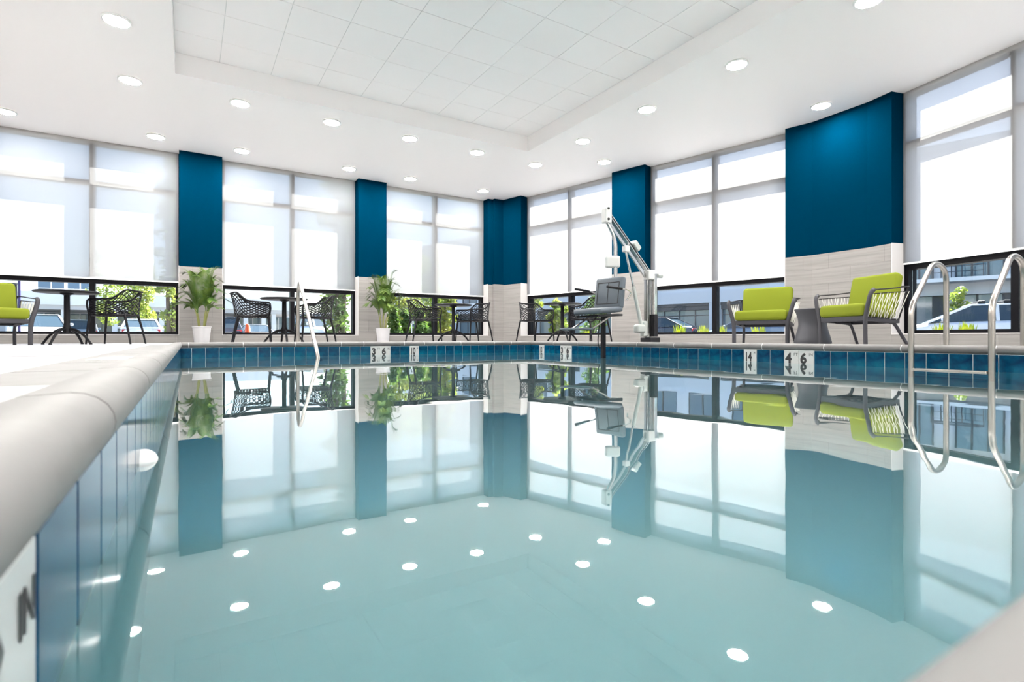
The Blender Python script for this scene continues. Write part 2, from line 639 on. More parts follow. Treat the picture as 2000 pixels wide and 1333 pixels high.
# coping stones with a raised bullnose; every stone is a piece of its own
cop = tag(MB().box(XL - CB, XL - .02, YN - CB, YF + CB, -.06, -.035)
          .box(XR + .02, XR + CB, YN - CB, YF + CB, -.06, -.035)
          .box(XL - .02, XR + .02, YF + .02, YF + CB, -.06, -.035)
          .box(XL - .02, XR + .02, YN - CB, YN - .02, -.06, -.035).build('pool_coping', 'joint'), kind='structure')
def coping_profile():
    """(outward distance from pool wall face, z), going round; nose overhangs the water."""
    pts = [(CB, 0.0), (0.115, 0.0)]
    for k in range(1, 6):                     # soft rise to the lip
        t = k / 6
        pts.append((0.115 - .06 * t, LIP * (3 * t * t - 2 * t ** 3)))
    c = (0.020, LIP - .036)
    for k in range(0, 11):                    # round nose
        a = pi / 2 + pi * k / 10
        pts.append((c[0] + .040 * cos(a), c[1] + .036 * sin(a)))
    pts += [(0.02, -0.037), (CB, -0.034)]
    return pts
CPF = coping_profile()
CSM = {}
def stone(length):
    key = round(length, 3)
    if key not in CSM:
        mb = MB()
        L = length / 2 - .0035
        mb.prism([(0, q[0], q[1]) for q in CPF], (-L, 0, 0), (L, 0, 0))
        me = mb.mesh('coping_stone')
        for p in me.polygons:
            p.use_smooth = True
        me.set_sharp_from_angle(angle=radians(35))
        me.materials.append(M['coping'])
        CSM[key] = me
    return CSM[key]
def coping_row(side, joints):
    for a, b in zip(joints[:-1], joints[1:]):
        o = bpy.data.objects.new('coping_stone', stone(b - a))
        COL.objects.link(o)
        o.parent = cop
        m = (a + b) / 2
        if side == 'far':
            o.location = (m, YF, 0)
        elif side == 'near':
            o.location = (m, YN, 0); o.rotation_euler = (0, 0, pi)
        elif side == 'right':
            o.location = (XR, m, 0); o.rotation_euler = (0, 0, -pi / 2)
        else:
            o.location = (XL, m, 0); o.rotation_euler = (0, 0, pi / 2)
def core(a, b, side):
    # grout core just under the stone faces, seen in the joints
    pf = [(.02 + (q[0] - .02) * .995 if q[0] > .02 else .02 + (q[0] - .02) * .94, q[1] - .0014 if q[1] > 0 else q[1] * .95 - .0008) for q in CPF]
    mb = MB()
    mb.prism([(0, q[0], q[1]) for q in pf], (a, 0, 0), (b, 0, 0))
    o = mb.build('coping_grout', 'joint', cop, smooth=True)
    if side == 'far': o.location = (0, YF, 0)
    elif side == 'right': o.location = (XR, 0, 0); o.rotation_euler = (0, 0, -pi / 2)
    else: o.location = (XL, 0, 0); o.rotation_euler = (0, 0, pi / 2)
core(XL, XR, 'far'); core(-YF, -YN, 'right')
coping_row('far', [XL, 0.0, .615, 1.262, 1.888, 2.215, 2.841, 3.169, 3.81, 4.44, 4.78, XR])
coping_row('right', [YN, .24, .86, 1.47, 2.09, 2.73, 3.37, 4.0, 4.56, 5.2, 5.84, 6.48, 7.12, YF])
coping_row('left', [YN, .135, .741, 1.336, 1.94, 2.55, 3.16, 3.77, 4.38, 4.99, 5.60, 6.21, 6.82, YF])
coping_row('near', [XL, .5, 1.1, 1.7, 2.3, 2.9, 3.5, 4.1, 4.7, XR])
# corner stones: flat slab plus raised rounded corner nose
for (cx, cy_, sx, sy) in ((XL, YF, -1, 1), (XR, YF, 1, 1), (XL, YN, -1, -1), (XR, YN, 1, -1)):
    mb = MB()
    n = 10
    vs = []
    for k in range(n + 1):
        a = pi / 2 * k / n
        for q in CPF:
            r = q[0]
            # square outer edge, round inner nose
            rr = r / max(cos(a), sin(a)) if r > .12 else r
            vs.append((cx + sx * rr * cos(a), cy_ + sy * rr * sin(a), q[1]))
    m_ = len(CPF)
    fs = []
    for k in range(n):
        for j in range(m_):
            l = (j + 1) % m_
            fs.append((k * m_ + j, k * m_ + l, (k + 1) * m_ + l, (k + 1) * m_ + j))
    fs.append(tuple(range(m_))); fs.append(tuple(n * m_ + j for j in range(m_)))
    mb.add(vs, fs)
    mb.build('coping_stone', 'coping', cop, smooth=True)
# white marker tiles let into the left-hand coping
for y0 in (0.746, 0.898, 1.050, 1.202, 2.745, 2.897, 3.049):
    MB().box(XL - .27, XL - .125, y0 + .003, y0 + .149, -.002, .0018).build('deck_marker_tile', 'marker', cop)

# water
wm = MB()
nx, ny = 24, 36
for j in range(ny + 1):
    for i in range(nx + 1):
        wm.v.append((XL + .003 + (XR - XL - .006) * i / nx, YN + (YF - YN - .003) * j / ny, ZW))
for j in range(ny):
    for i in range(nx):
        a = j * (nx + 1) + i
        wm.f.append((a, a + 1, a + nx + 2, a + nx + 1))
water = wm.build('pool_water', 'water', smooth=True, keep=True)
tag(water, 'still turquoise pool water mirroring the windows', 'water', kind='stuff')
# white return fitting in the left pool wall
rf = thing('pool_wall_fitting', 'round white fitting on the left pool wall at the waterline', 'pool fitting', (XL, 1.36, -.180))
fm_ = MB(Matrix.Rotation(pi / 2, 4, 'Y'))
fm_.lathe([(.038, 0.002), (.038, .010), (.036, .018), (.029, .028), (.018, .034), (.012, .034)], 24)
fm_.build('cover_plate', 'trim_white', rf, smooth=True)
fm2 = MB(Matrix.Rotation(pi / 2, 4, 'Y'))
fm2.lathe([(.012, .026), (.012, .035), (.007, .037)], 16)
fm2.build('nozzle', 'trim_white', rf, smooth=True)

# ------------------------------------------------------------------ ceiling
CX0, CX1, CY0, CY1 = -.145, 5.13, -.15, 7.81
cl = MB()
OUT = .40                                        # outer face of the curtain wall
def outer_right(x_in):
    t = lambda T, u: (T @ Vector((u, OUT, 0))).to_2d()
    c1, b0 = t(TC, CS + 6.6), t(TB, 0)
    uc = -(YA + OUT - b0.y) / .9665
    pts = [Vector((x_in, YB - .3)), Vector((c1.x, YB - .3)), c1, t(TC, CS), Vector((8.55, 3.62)), Vector((8.57, 4.5)),
           t(TB, 5.505), t(TB, uc), Vector((x_in, YA + OUT))]
    return [(p.x, p.y, 0) for p in pts]
cl.prism(outer_right(CX1), (0, 0, CEIL), (0, 0, CEIL + .1))
cl.box(XW - .3, CX0, YB - .3, YA + OUT, CEIL, CEIL + .1)
cl.box(CX0, CX1, YB - .3, CY0, CEIL, CEIL + .1)
cl.box(CX0, CX1, CY1, YA + OUT, CEIL, CEIL + .1)
cl.box(CX0 - .05, CX0, CY0 - .05, CY1 + .05, CEIL + .1, COF + .06)
cl.box(CX1, CX1 + .05, CY0 - .05, CY1 + .05, CEIL + .1, COF + .06)
cl.box(CX0, CX1, CY0 - .05, CY0, CEIL + .1, COF + .06)
cl.box(CX0, CX1, CY1, CY1 + .05, CEIL + .1, COF + .06)
ceiling = tag(cl.build('ceiling', 'ceiling'), kind='structure')
MB().box(CX0, CX1, CY0, CY1, COF + .004, COF + .05).build('ceiling_grid', 'ceil_grid', ceiling)
G = 0.6096
xs = sorted([x for x in [3.391 + G * k for k in range(-8, 6)] if CX0 + .02 < x < CX1 - .02])
ys = sorted([y for y in [7.2446 + G * k for k in range(-16, 4)] if CY0 + .02 < y < CY1 - .02])
xs = [CX0] + xs + [CX1]
ys = [CY0] + ys + [CY1]
for x0, x1 in zip(xs[:-1], xs[1:]):
    for y0, y1 in zip(ys[:-1], ys[1:]):
        mb = MB()
        g = .0035
        mb.box(x0 + g, x1 - g, y0 + g, y1 - g, COF - .002, COF + .006)
        mb.build('ceiling_tile', 'ceil_tile', ceiling)

# ------------------------------------------------------------------ walls and windows
def wall_tile_row(parent, T, u0, u1, z0, z1, tw=.61, thh=.2265, off=0.0, mt='plank', v=-0.008):
    z = z0
    row = 0
    while z < z1 - .01:
        zt = min(z + thh, z1)
        start = u0 - (tw / 2 if row % 2 else 0) - off
        p = start
        while p < u1 - .004:
            a, b = max(p, u0), min(p + tw, u1)
            if b - a > .01:
                MB(T).box(a + .0008, b - .0008, v, .004, z + .0008, zt - .0008).build('wall_tile', mt, parent)
            p += tw
        z += thh
        row += 1

def make_wall(name, T, piers, ends, zt=3.7):
    mb = MB(T)
    for a, b in piers:
        mb.box(a, b, 0, .42, 0, zt)
    o = tag(mb.build(name, 'blue'), kind='structure')
    return o
# far wall (A)
WA = [(-5.69, -3.22), (-2.62, -.145), (.522, 3.0), (3.60, 6.07)]
PA = [(-6.3, -5.69), (-3.22, -2.62), (-.145, .522), (3.0, 3.60), (6.07, 6.62)]
wall_far = make_wall('wall_far', TA, PA, None)
# right wall in two straight runs joined by the bowed pier
WB = [(-.175, 2.295), (3.035, 5.505)]
PB = [(2.295, 3.035)]
WC = [(CS, CS + 2.47), (CS + 3.17, CS + 5.64)]
PC = [(CS + 2.47, CS + 3.17), (CS + 5.64, CS + 6.6)]
wall_right = make_wall('wall_right', TB, PB + [(-.845, -.175)], None)
wall_bow_mb = MB()
Bend1 = TB @ Vector((5.505, 0, 0)); Bend1o = TB @ Vector((5.505, .42, 0))
Q1 = Vector((8.149, 4.465, 0)); Q2 = Vector((8.123, 3.681, 0))
Cst = TC @ Vector((CS, 0, 0)); Csto = TC @ Vector((CS, .42, 0))
wall_bow_mb.prism([Bend1, Q1, Q2, Cst, Csto, Vector((8.56, 3.62, 0)), Vector((8.58, 4.5, 0)), Bend1o], (0, 0, 0), (0, 0, 3.7))
wall_bow = tag(wall_bow_mb.build('wall_bow', 'blue'), kind='structure')
wall_near_right = make_wall('wall_near_right', TC, PC, None)
wl = MB().box(XW - .3, XW, YB - .3, YA + .42, 0, 3.7).build('wall_left', 'white_wall')
tag(wl, kind='structure')
wb = MB().box(XW - .3, 7.2, YB - .3, YB, 0, 3.7).build('wall_back', 'white_wall')
tag(wb, kind='structure')
# small pipe chase in the far corner
chase = tag(MB().box(6.20, 6.50, YA - .09, YA + .05, 0, CEIL).build('wall_chase', 'blue'), kind='structure')
MB().box(6.192, 6.44, YA - .098, YA - .088, 0, ZWC).build('wall_tile', 'plank', chase)
MB().box(6.192, 6.200, YA - .088, YA, 0, ZWC).build('wall_tile', 'plank', chase)

# wall tiles to ZWC on the piers
for a, b in PA[1:]:
    wall_tile_row(wall_far, TA, a, min(b, 6.19), 0, ZWC, off=.1)
for a, b in PB:
    wall_tile_row(wall_right, TB, a, b, 0, ZWC, off=.2)
wall_tile_row(wall_right, TB, -.845, -.175, 0, ZWC)
for P_, Q_ in ((Bend1, Q1), (Q1, Q2), (Q2, Cst)):
    dd = Vector((Q_.x - P_.x, Q_.y - P_.y))
    wall_tile_row(wall_bow, frame_T(Vector((P_.x, P_.y)), dd.normalized()), 0, dd.length, 0, ZWC, off=.05)
for a, b in PC[:1]:
    wall_tile_row(wall_near_right, TC, a, b, 0, ZWC)
# pale tile returns in the window reveals, below the paint line
def reveal(parent, T, u, sgn):
    # sgn +1: reveal faces +u (left jamb), -1: faces -u (right jamb)
    a, b = (u, u + .008) if sgn > 0 else (u - .008, u)
    MB(T).box(a, b, -.006, REC + .02, ZS, ZWC).build('reveal_tile', 'plank_edge', parent)

wn = [0]
def window(T, u0, u1, wall, shade_label=None, wl_=None):
    wn[0] += 1
    um = (u0 + u1) / 2
    # spandrel below the sill, part of the wall
    sp = tag(MB(T).box(u0, u1, 0.0, .42, 0, ZS - .012).build('wall_spandrel', 'plank_edge'), kind='structure')
    wall_tile_row(sp, T, u0, u1, 0, ZS - .014, thh=ZS - .014)
    fr = MB(T)
    v0, v1 = REC + .035, REC + .185
    fw = .055
    fr.box(u0, u0 + fw, v0, v1, ZS, CEIL)
    fr.box(u1 - fw, u1, v0, v1, ZS, CEIL)
    fr.box(u0 + fw, u1 - fw, v0, v1, ZS, ZS + .045)
    fr.box(u0 + fw, u1 - fw, v0, v1, CEIL - .05, CEIL + .03)
    wo = tag(fr.build('window_%d' % wn[0], 'frame'), kind='structure')
    MB(T).box(um - .038, um + .038, v0, v1, ZS + .045, CEIL - .05).build('mullion', 'frame', wo)
    for z0, z1 in ((ZH - .075, ZH - .005), (ZT - .03, ZT + .035)):
        for a, b in ((u0 + fw, um - .038), (um + .038, u1 - fw)):
            MB(T).box(a, b, v0, v1, z0, z1).build('transom', 'frame', wo)
    zz = [(ZS + .045, ZH - .075), (ZH - .005, ZT - .03), (ZT + .035, CEIL - .05)]
    for z0, z1 in zz:
        for a, b in ((u0 + fw, um - .038), (um + .038, u1 - fw)):
            MB(T).box(a, b, v0 + .07, v0 + .076, z0, z1).build('pane', 'glass', wo)
    MB(T).box(u0, u1, -.012, REC + .04, ZS - .012, ZS).build('sill', 'plank_edge', wo)
    reveal(wall, T, u0, 1)
    reveal(wall, T, u1, -1)
    # roller shade
    if shade_label:
        mid = T @ Vector((um, REC, CEIL))
        sh = thing('roller_shade', shade_label, 'shade', mid, group='white roller shades')
        inv = Matrix.Translation(-mid)
        fb = MB(inv @ T)          # woven fabric: one sheet
        fb.add([(u0 + .012, REC, ZH + .01), (u1 - .012, REC, ZH + .01), (u1 - .012, REC, CEIL - .004), (u0 + .012, REC, CEIL - .004)], [(0, 1, 2, 3)])
        fb.build('shade_fabric', 'shade', sh)
        MB(inv @ T).box(u0 + .012, u1 - .012, REC - .008, REC + .008, ZH - .008, ZH + .014).build('hem_bar', 'hem', sh)
        MB(inv @ T).tube([(u0 + .02, REC + .03, CEIL - .03), (u1 - .02, REC + .03, CEIL - .03)], .022, 12).build('roller_tube', 'hem', sh, smooth=True)
    return wo
window(TA, *WA[0], wall_far, 'white roller shade out of frame, left end of far wall')
window(TA, *WA[1], wall_far, 'white roller shade on the far window behind the left table')
window(TA, *WA[2], wall_far, 'white roller shade on the window between the two potted palms')
window(TA, *WA[3], wall_far, 'white roller shade on the far window next to the blue corner')
window(TB, *WB[0], wall_right, 'white roller shade on the window behind the pool lift seat')
window(TB, *WB[1], wall_right, 'white roller shade on the window behind the front-facing green armchair')
window(TC, *WC[0], wall_near_right, 'white roller shade on the window behind the pool ladder')
window(TC, *WC[1], wall_near_right, 'white roller shade out of frame, near end of right wall')

# outer lintel band over the windows, roof edge
rfm = MB(TA); rfm.box(-6.3, 6.9, REC + .02, .42, CEIL + .1, 3.75)
rfm.T = TB; rfm.box(-.9, 5.6, REC + .02, .42, CEIL + .1, 3.75)
rfm.T = TC; rfm.box(CS - .1, CS + 6.6, REC + .02, .42, CEIL + .1, 3.75)
tag(rfm.build('lintel', 'white_wall'), kind='structure')
rs = MB().box(XW - .35, CX1, YB - .3, YA + OUT, 3.76, 3.9).prism(outer_right(CX1), (0, 0, 3.76), (0, 0, 3.9)).build('roof_slab', 'kerb')
tag(rs, kind='structure')

gm = MB(); gm.box(-160, 160, YA + .45, 220, -.5, -.36)
gm.prism([(9.2, YA + .45, 0), (9.2, -40, 0), (160, -40, 0), (160, YA + .45, 0)], (0, 0, -.5), (0, 0, -.36))
tag(gm.build('ground_outside', 'asphalt'), kind='structure')

# ------------------------------------------------------------------ downlights
lm_t = MB(); lm_t.lathe([(.112, -.002), (.132, -.004), (.134, -.014), (.126, -.022), (.114, -.022), (.112, -.002)], 32)
LT = lm_t.mesh('trim_ring'); LT.materials.append(M['trim_white'])
lm_l = MB(); lm_l.lathe([(.113, -.004), (.113, -.018), (.108, -.0205)], 32)
LL = lm_l.mesh('lens'); LL.materials.append(M['lens'])
lights = [
    (-.64, 6.81, 'round ceiling downlight nearest the coffer, second of the left column'),
    (-.64, 8.30, 'round ceiling downlight left of the coffer corner, above the left deck'),
    (-2.28, 10.40, 'round ceiling downlight at the left edge, above the left table'),
    (.615, 8.30, 'round ceiling downlight below the left end of the coffer edge'),
    (-.46, 10.40, 'round ceiling downlight by the blue pier behind the left palm'),
    (1.865, 8.30, 'round ceiling downlight second along the front of the coffer'),
    (.80, 10.40, 'round ceiling downlight above the left of the window between the palms'),
    (3.115, 8.30, 'round ceiling downlight third along the front of the coffer'),
    (2.665, 10.40, 'round ceiling downlight by the blue pier behind the right palm'),
    (4.37, 8.30, 'round ceiling downlight fourth along the front, near the coffer corner'),
    (3.915, 10.40, 'round ceiling downlight above the far window next to the corner'),
    (5.63, 8.31, 'round ceiling downlight just beyond the coffer corner'),
    (5.64, 10.41, 'round ceiling downlight closest to the blue far corner'),
    (6.64, 7.50, 'round ceiling downlight above the pool lift, near the right window'),
    (5.63, 6.89, 'round ceiling downlight right of the coffer, farthest of that row'),
    (5.635, 5.45, 'round ceiling downlight right of the coffer, second of that row'),
    (5.635, 3.99, 'round ceiling downlight right of the coffer, third of that row'),
    (7.66, 4.07, 'round ceiling downlight beside the bowed blue pier'),
    (5.66, 2.55, 'round ceiling downlight cut by the top edge on the right'),
]
hidden = [(-.64, 5.3), (-.64, 3.8), (-.64, 2.3), (-.64, .8), (-.64, -.7), (5.65, 1.1), (5.65, -.4), (7.2, 1.2),  # unseen downlights, added only to brighten the room
          (-4.1, 10.4), (-2.6, 3.8),
          (.8, -1.2), (2.3, -1.2), (3.9, -1.2)]
for q in lights + [(a, b, 'unseen round ceiling downlight added to light the room') for a, b in hidden]:
    t = thing('ceiling_downlight', q[2], 'ceiling light', (q[0], q[1], CEIL), group='round ceiling downlights')
    obj_from('trim_ring', LT, t)
    obj_from('lens', LL, t)

# ------------------------------------------------------------------ bistro chairs (perforated resin armchair)
def make_bistro_chair():
    t = thing('bistro_armchair', 'x', 'chair')
    def plan(s):
        # s in [-1,1]: right arm front -> round the back -> left arm front
        a = abs(s)
        if a > .62:
            k = (a - .62) / .38
            x, y = .275 - .012 * k, -.03 + .255 * k
        else:
            an = a / .62 * pi / 2
            x, y = .275 * sin(an) ** .75, -.03 - .225 * cos(an) ** .8
        return (x if s > 0 else -x), y
    def top(s):
        a = abs(s)
        if a < .30: return .775 + .012 * (a / .30) ** 2
        if a < .64:
            k = (a - .30) / .34
            k = k * k * (3 - 2 * k)
            return .787 - .137 * k
        return .650 - .012 * ((a - .64) / .36)
    def pos(s, v):
        x, y = plan(s)
        zb = .425 + (.04 * max(0, abs(s) - .7) / .3)
        z = zb + (top(s) - zb) * v
        lean = .06 * v * v * max(0, 1 - abs(s) / .62)
        fl = .02 * v
        return Vector((x * (1 + fl), y - lean, z))
    mb = MB()
    rows = 11
    ns = 92
    for r in range(rows):
        v = .06 + .86 * r / (rows - 1)
        path = []
        for k in range(ns + 1):
            s = -1 + 2 * k / ns
            ph = 1 if r % 2 else -1
            vv = v + ph * .040 * sin(s * 18 * pi)
            path.append(pos(s, min(max(vv, .01), .99)))
        mb.tube(path, .0056, 4)
    mb.build('lattice_shell', 'black', t)
    rim = MB()
    p = [pos(-1 + 2 * k / 48, 1.0) for k in range(49)]
    fr_ = Vector((0, .025, 0))
    pa = [Vector((-.235, .235, .43)), pos(-1, .5) + fr_, pos(-1, .9) + fr_ * .7] + p + [pos(1, .9) + fr_ * .7, pos(1, .5) + fr_, Vector((.235, .235, .43))]
    rim.tube(pa, .0135, 8)
    rim.tube([pos(-1 + 2 * k / 40, 0.0) for k in range(41)], .011, 6)
    rim.build('rim', 'black', t, smooth=True)
    st = MB()
    for k in range(11):
        y = -.21 + .044 * k
        hw = .235 if y > -.12 else .235 * sqrt(max(.1, 1 - ((-.12 - y) / .13) ** 2))
        path = [(x * hw / 6, y + .010 * sin(x * 2.1 + (k % 2) * pi), .425 - .012 * (1 - (x / 6) ** 2)) for x in range(-6, 7)]
        st.tube(path, .0085, 5)
    st.tube([(-.24, .235, .42), (.24, .235, .42)], .016, 8)
    st.tube([(-.245, .235, .42), (-.255, 0, .42), (-.22, -.19, .42)], .012, 6)
    st.tube([(.245, .235, .42), (.255, 0, .42), (.22, -.19, .42)], .012, 6)
    st.tube([(-.22, -.19, .42), (0, -.235, .42), (.22, -.19, .42)], .012, 6)
    st.build('seat', 'black', t)
    for sx in (-1, 1):
        MB().tube([(sx * .235, .225, .435), (sx * .252, .245, .22), (sx * .262, .262, 0)], [.018, .0155, .0125], 8).build('leg', 'black', t, smooth=True)
        MB().tube([(sx * .215, -.195, .435), (sx * .238, -.245, .22), (sx * .252, -.285, 0)], [.018, .0155, .0125], 8).build('leg', 'black', t, smooth=True)
    return t
chair0 = make_bistro_chair()
cg = 'black bistro armchairs'
chairs = [
    ((-.91, 9.66), (-.95, .30), 'black perforated armchair right of the leftmost table, in front of the left window'),
    ((.86, 9.20), (1, -.10), 'black perforated armchair left of the table behind the steel handrail'),
    ((1.79, 9.20), (-1, -.05), 'black perforated armchair partly behind the steel handrail, right of its table'),
    ((3.74, 9.22), (1, -.10), 'black perforated armchair just right of the right palm'),
    ((4.80, 9.25), (-1, -.10), 'black perforated armchair beside the tiled far corner pier'),
    ((5.80, 8.56), (.15, -1), 'black perforated armchair left of the corner table, in front of the right window'),
    ((6.12, 7.28), (-.1, 1), 'black perforated armchair seen behind the pool lift seat'),
]
for i, (p, F, lb) in enumerate(chairs):
    if i == 0:
        chair0.location = (p[0], p[1], 0); chair0.rotation_euler = (0, 0, face_rot(F)); tag(chair0, lb, 'chair', cg)
    else:
        dup(chair0, (p[0], p[1], 0), face_rot(F), lb, cg)

# ------------------------------------------------------------------ bistro tables
def make_table():
    t = thing('bistro_table', 'x', 'table')
    MB().lathe([(.02, .712), (.345, .712), (.362, .722), (.362, .730), (.350, .738), (.02, .738)], 40).build('tabletop', 'black', t, smooth=True)
    MB().lathe([(.045, .16), (.048, .24), (.036, .27), (.034, .68), (.075, .700), (.075, .712)], 20).build('column', 'black', t, smooth=True)
    for k in range(4):
        a = pi / 4 + k * pi / 2
        c, s = cos(a), sin(a)
        path = smooth_path([(r * c, r * s, z) for r, z in ((.03, .215), (.12, .195), (.22, .125), (.30, .02))], 5)
        MB().tube(path, [.022 - .007 * i / (len(path) - 1) for i in range(len(path))], 8).lathe([(.02, 0), (.02, .012), (.014, .02)], 10, (.305 * c, .305 * s, 0)).build('leg', 'black', t, smooth=True)
    return t
tb0 = make_table()
tables = [
    ((-1.44, 9.45), .35, 'round black pedestal table at the left, beside the green armchair'),
    ((1.33, 9.27), .785, 'round black pedestal table between two chairs behind the steel handrail'),
    ((4.38, 9.30), .3, 'round black pedestal table between the right palm and the corner'),
    ((5.98, 7.92), .5, 'round black pedestal table behind the pool lift footrest'),
]
for i, (p, rz, lb) in enumerate(tables):
    if i == 0:
        tb0.location = (p[0], p[1], 0); tb0.rotation_euler = (0, 0, rz); tag(tb0, lb, 'table', 'black bistro tables')
    else:
        dup(tb0, (p[0], p[1], 0), rz, lb, 'black bistro tables')

# ------------------------------------------------------------------ lime lounge chairs
def make_lounge():
    t = thing('lounge_chair', 'x', 'armchair')
    for sx in (-1, 1):
        path = smooth_path([(sx * .335, .330, 0), (sx * .335, .338, .16), (sx * .342, .345, .30), (sx * .385, .350, .47), (sx * .408, .335, .565), (sx * .412, .285, .597)], 5)
        m = MB()
        m.tube(path, [.027 - .004 * abs(i / (len(path) - 1) - .4) for i in range(len(path))], 10)
        m.build('front_leg', 'grey_metal', t, smooth=True)
        m = MB()
        m.tube(smooth_path([(sx * .300, .05, .275), (sx * .300, -.17, .262), (sx * .306, -.27, .235), (sx * .325, -.38, .11), (sx * .345, -.47, 0)], 5), .019, 8)
        m.build('rear_leg', 'grey_metal', t, smooth=True)
        m = MB()
        m.tube(smooth_path([(sx * .412, .285, .597), (sx * .415, -.05, .612), (sx * .405, -.36, .635), (sx * .36, -.44, .64)], 5), .0075, 6)
        m.build('arm_rail', 'dark_metal', t, smooth=True)
        # cord rods and zigzag cord
        up0, up1 = Vector((sx * .400, .285, .555)), Vector((sx * .392, -.40, .585))
        lo0, lo1 = Vector((sx * .345, .300, .315)), Vector((sx * .335, -.30, .285))
        m = MB()
        m.tube([up0, up1], .006, 6); m.tube([lo0, lo1], .006, 6); m.tube([up1, lo1], .006, 6)
        m.build('cord_rod', 'dark_metal', t)
        m = MB()
        n = 5
        z1 = []
        z2 = []
        for k in range(2 * n + 1):
            f = k / (2 * n)
            a = up0.lerp(up1, f); b = lo0.lerp(lo1, f)
            z1.append(a if k % 2 == 0 else b)
            z2.append(b if k % 2 == 0 else a)
        off = Vector((sx * .008, 0, 0))
        m.tube([q + off for q in z1], .0042, 5)
        m.tube([q - off * .2 for q in z2[:-1]], .0042, 5)
        m.build('woven_cord', 'cord', t)
    m = MB()
    m.rbox(0, .33, .300, .66, .035, .055, .008, 2)
    m.rbox(0, -.30, .270, .66, .035, .045, .008, 2)
    for sx in (-1, 1):
        m.beam((sx * .325, .34, .298), (sx * .325, -.31, .272), .03, .045)
    for k in range(6):
        m.beam((-.32, -.22 + .1 * k, .285), (.32, -.22 + .1 * k, .285), .035, .012)
    m.build('seat_frame', 'grey_metal', t)
    m = MB()
    m.tube(smooth_path([(-.335, -.30, .285), (-.35, -.42, .58), (-.34, -.44, .64), (0, -.455, .65), (.34, -.44, .64), (.35, -.42, .58), (.335, -.30, .285)], 5), .009, 6)
    m.build('back_frame', 'dark_metal', t, smooth=True)
    tilt = Matrix.Rotation(radians(-2.5), 4, 'X')
    MB().rbox(0, .045, .385, .655, .665, .135, .042, 4, Matrix.Rotation(radians(2.5), 4, 'X')).build('seat_cushion', 'green', t, smooth=True)
    MB().rbox(0, -.315, .600, .645, .145, .40, .045, 4, Matrix.Rotation(radians(17), 4, 'X')).build('back_cushion', 'green', t, smooth=True)
    return t
lg0 = make_lounge()
for ch in lg0.children:                  # shallow seat: depth 0.62 of the drawn profile
    for v in ch.data.vertices:
        v.co.y *= .62
def lounge_place(o, pl, pr, lab):
    """front corners seen as left and right posts; local front edge is y=.34."""
    pl, pr = Vector(pl), Vector(pr)
    mid = (pl + pr) / 2
    e = (pr - pl).normalized()
    F = Vector((e.y, -e.x))             # facing, towards the viewer
    c = mid - F * .21
    return (c.x, c.y, 0), face_rot(F)
lounges = [
    ((6.435, 4.69), (6.715, 3.91), 'lime green cushioned lounge armchair facing the pool, left of the grey stool'),
    ((6.40, 3.46), (6.07, 2.72), 'lime green cushioned lounge armchair with white cords, right of the grey stool'),
    ((-2.35, 8.55), (-1.66, 8.95), 'lime green lounge armchair cut off by the left edge'),
]
for i, (pl, pr, lb) in enumerate(lounges):
    loc, rz = lounge_place(None, pl, pr, lb)
    if i == 0:
        lg0.location = loc; lg0.rotation_euler = (0, 0, rz); tag(lg0, lb, 'armchair', 'lime lounge armchairs')
    else:
        dup(lg0, loc, rz, lb, 'lime lounge armchairs')

# grey hourglass stool table
stl = thing('hourglass_stool', 'grey waisted resin stool table between the two green armchairs', 'stool', (6.71, 3.67, 0))
MB().lathe([(.02, .015), (.205, .015), (.212, .03), (.196, .10), (.168, .20), (.158, .26), (.164, .33), (.188, .41), (.205, .443), (.205, .452), (.195, .458), (.02, .458)], 40).build('body', 'stool', stl, smooth=True)
for k in range(4):
    a = pi / 4 + k * pi / 2
    MB().lathe([(.018, 0), (.018, .016)], 10, (.16 * cos(a), .16 * sin(a), 0)).build('foot', 'black', stl)

# ------------------------------------------------------------------ steel handrail and pool ladder
hr = thing('pool_handrail', 'bent stainless steel handrail rising from the far pool edge', 'handrail', (1.42, 8.52, 0))
pts = [(0, .02, 0.0), (0, .02, .80), (0, -.13, .945), (0, -.42, .70), (0, -1.42, -.12), (0, -1.58, -.40), (0, -1.58, -.9)]
MB().tube(fillet(pts, [.10, .08, .05, .2, .2], 6), .0245, 14).build('rail', 'steel', hr, smooth=True)
MB().lathe([(.05, .0), (.05, .006), (.028, .02), (.022, .02)], 20, (0, .02, 0)).build('escutcheon', 'steel', hr, smooth=True)

lx, ly1, ly2 = 5.03, 1.954, 1.447
ld = thing('pool_ladder', 'stainless steel pool ladder with two arched rails at the right edge', 'ladder', (lx, (ly1 + ly2) / 2, 0))
for yy in ((ly1 - ly2) / 2, -(ly1 - ly2) / 2):
    pts = [(0, yy, -1.05), (0, yy, .345), (.425, yy, .755), (.685, yy, .70), (.685, yy, .0)]
    r = MB().tube(fillet(pts, [.09, .13, .16], 8), .021, 16).build('rail', 'steel', ld, smooth=True)
    MB().lathe([(.05, .0), (.05, .006), (.028, .02), (.022, .02)], 20, (.685, yy, 0)).build('escutcheon', 'steel', r, smooth=True)
hwid = (ly1 - ly2) / 2
for z in (-.155, -.42, -.69, -.96):
    MB().rbox(0, 0, z - .010, .085, 2 * hwid - .035, .022, .008, 2).build('tread', 'steel', ld)

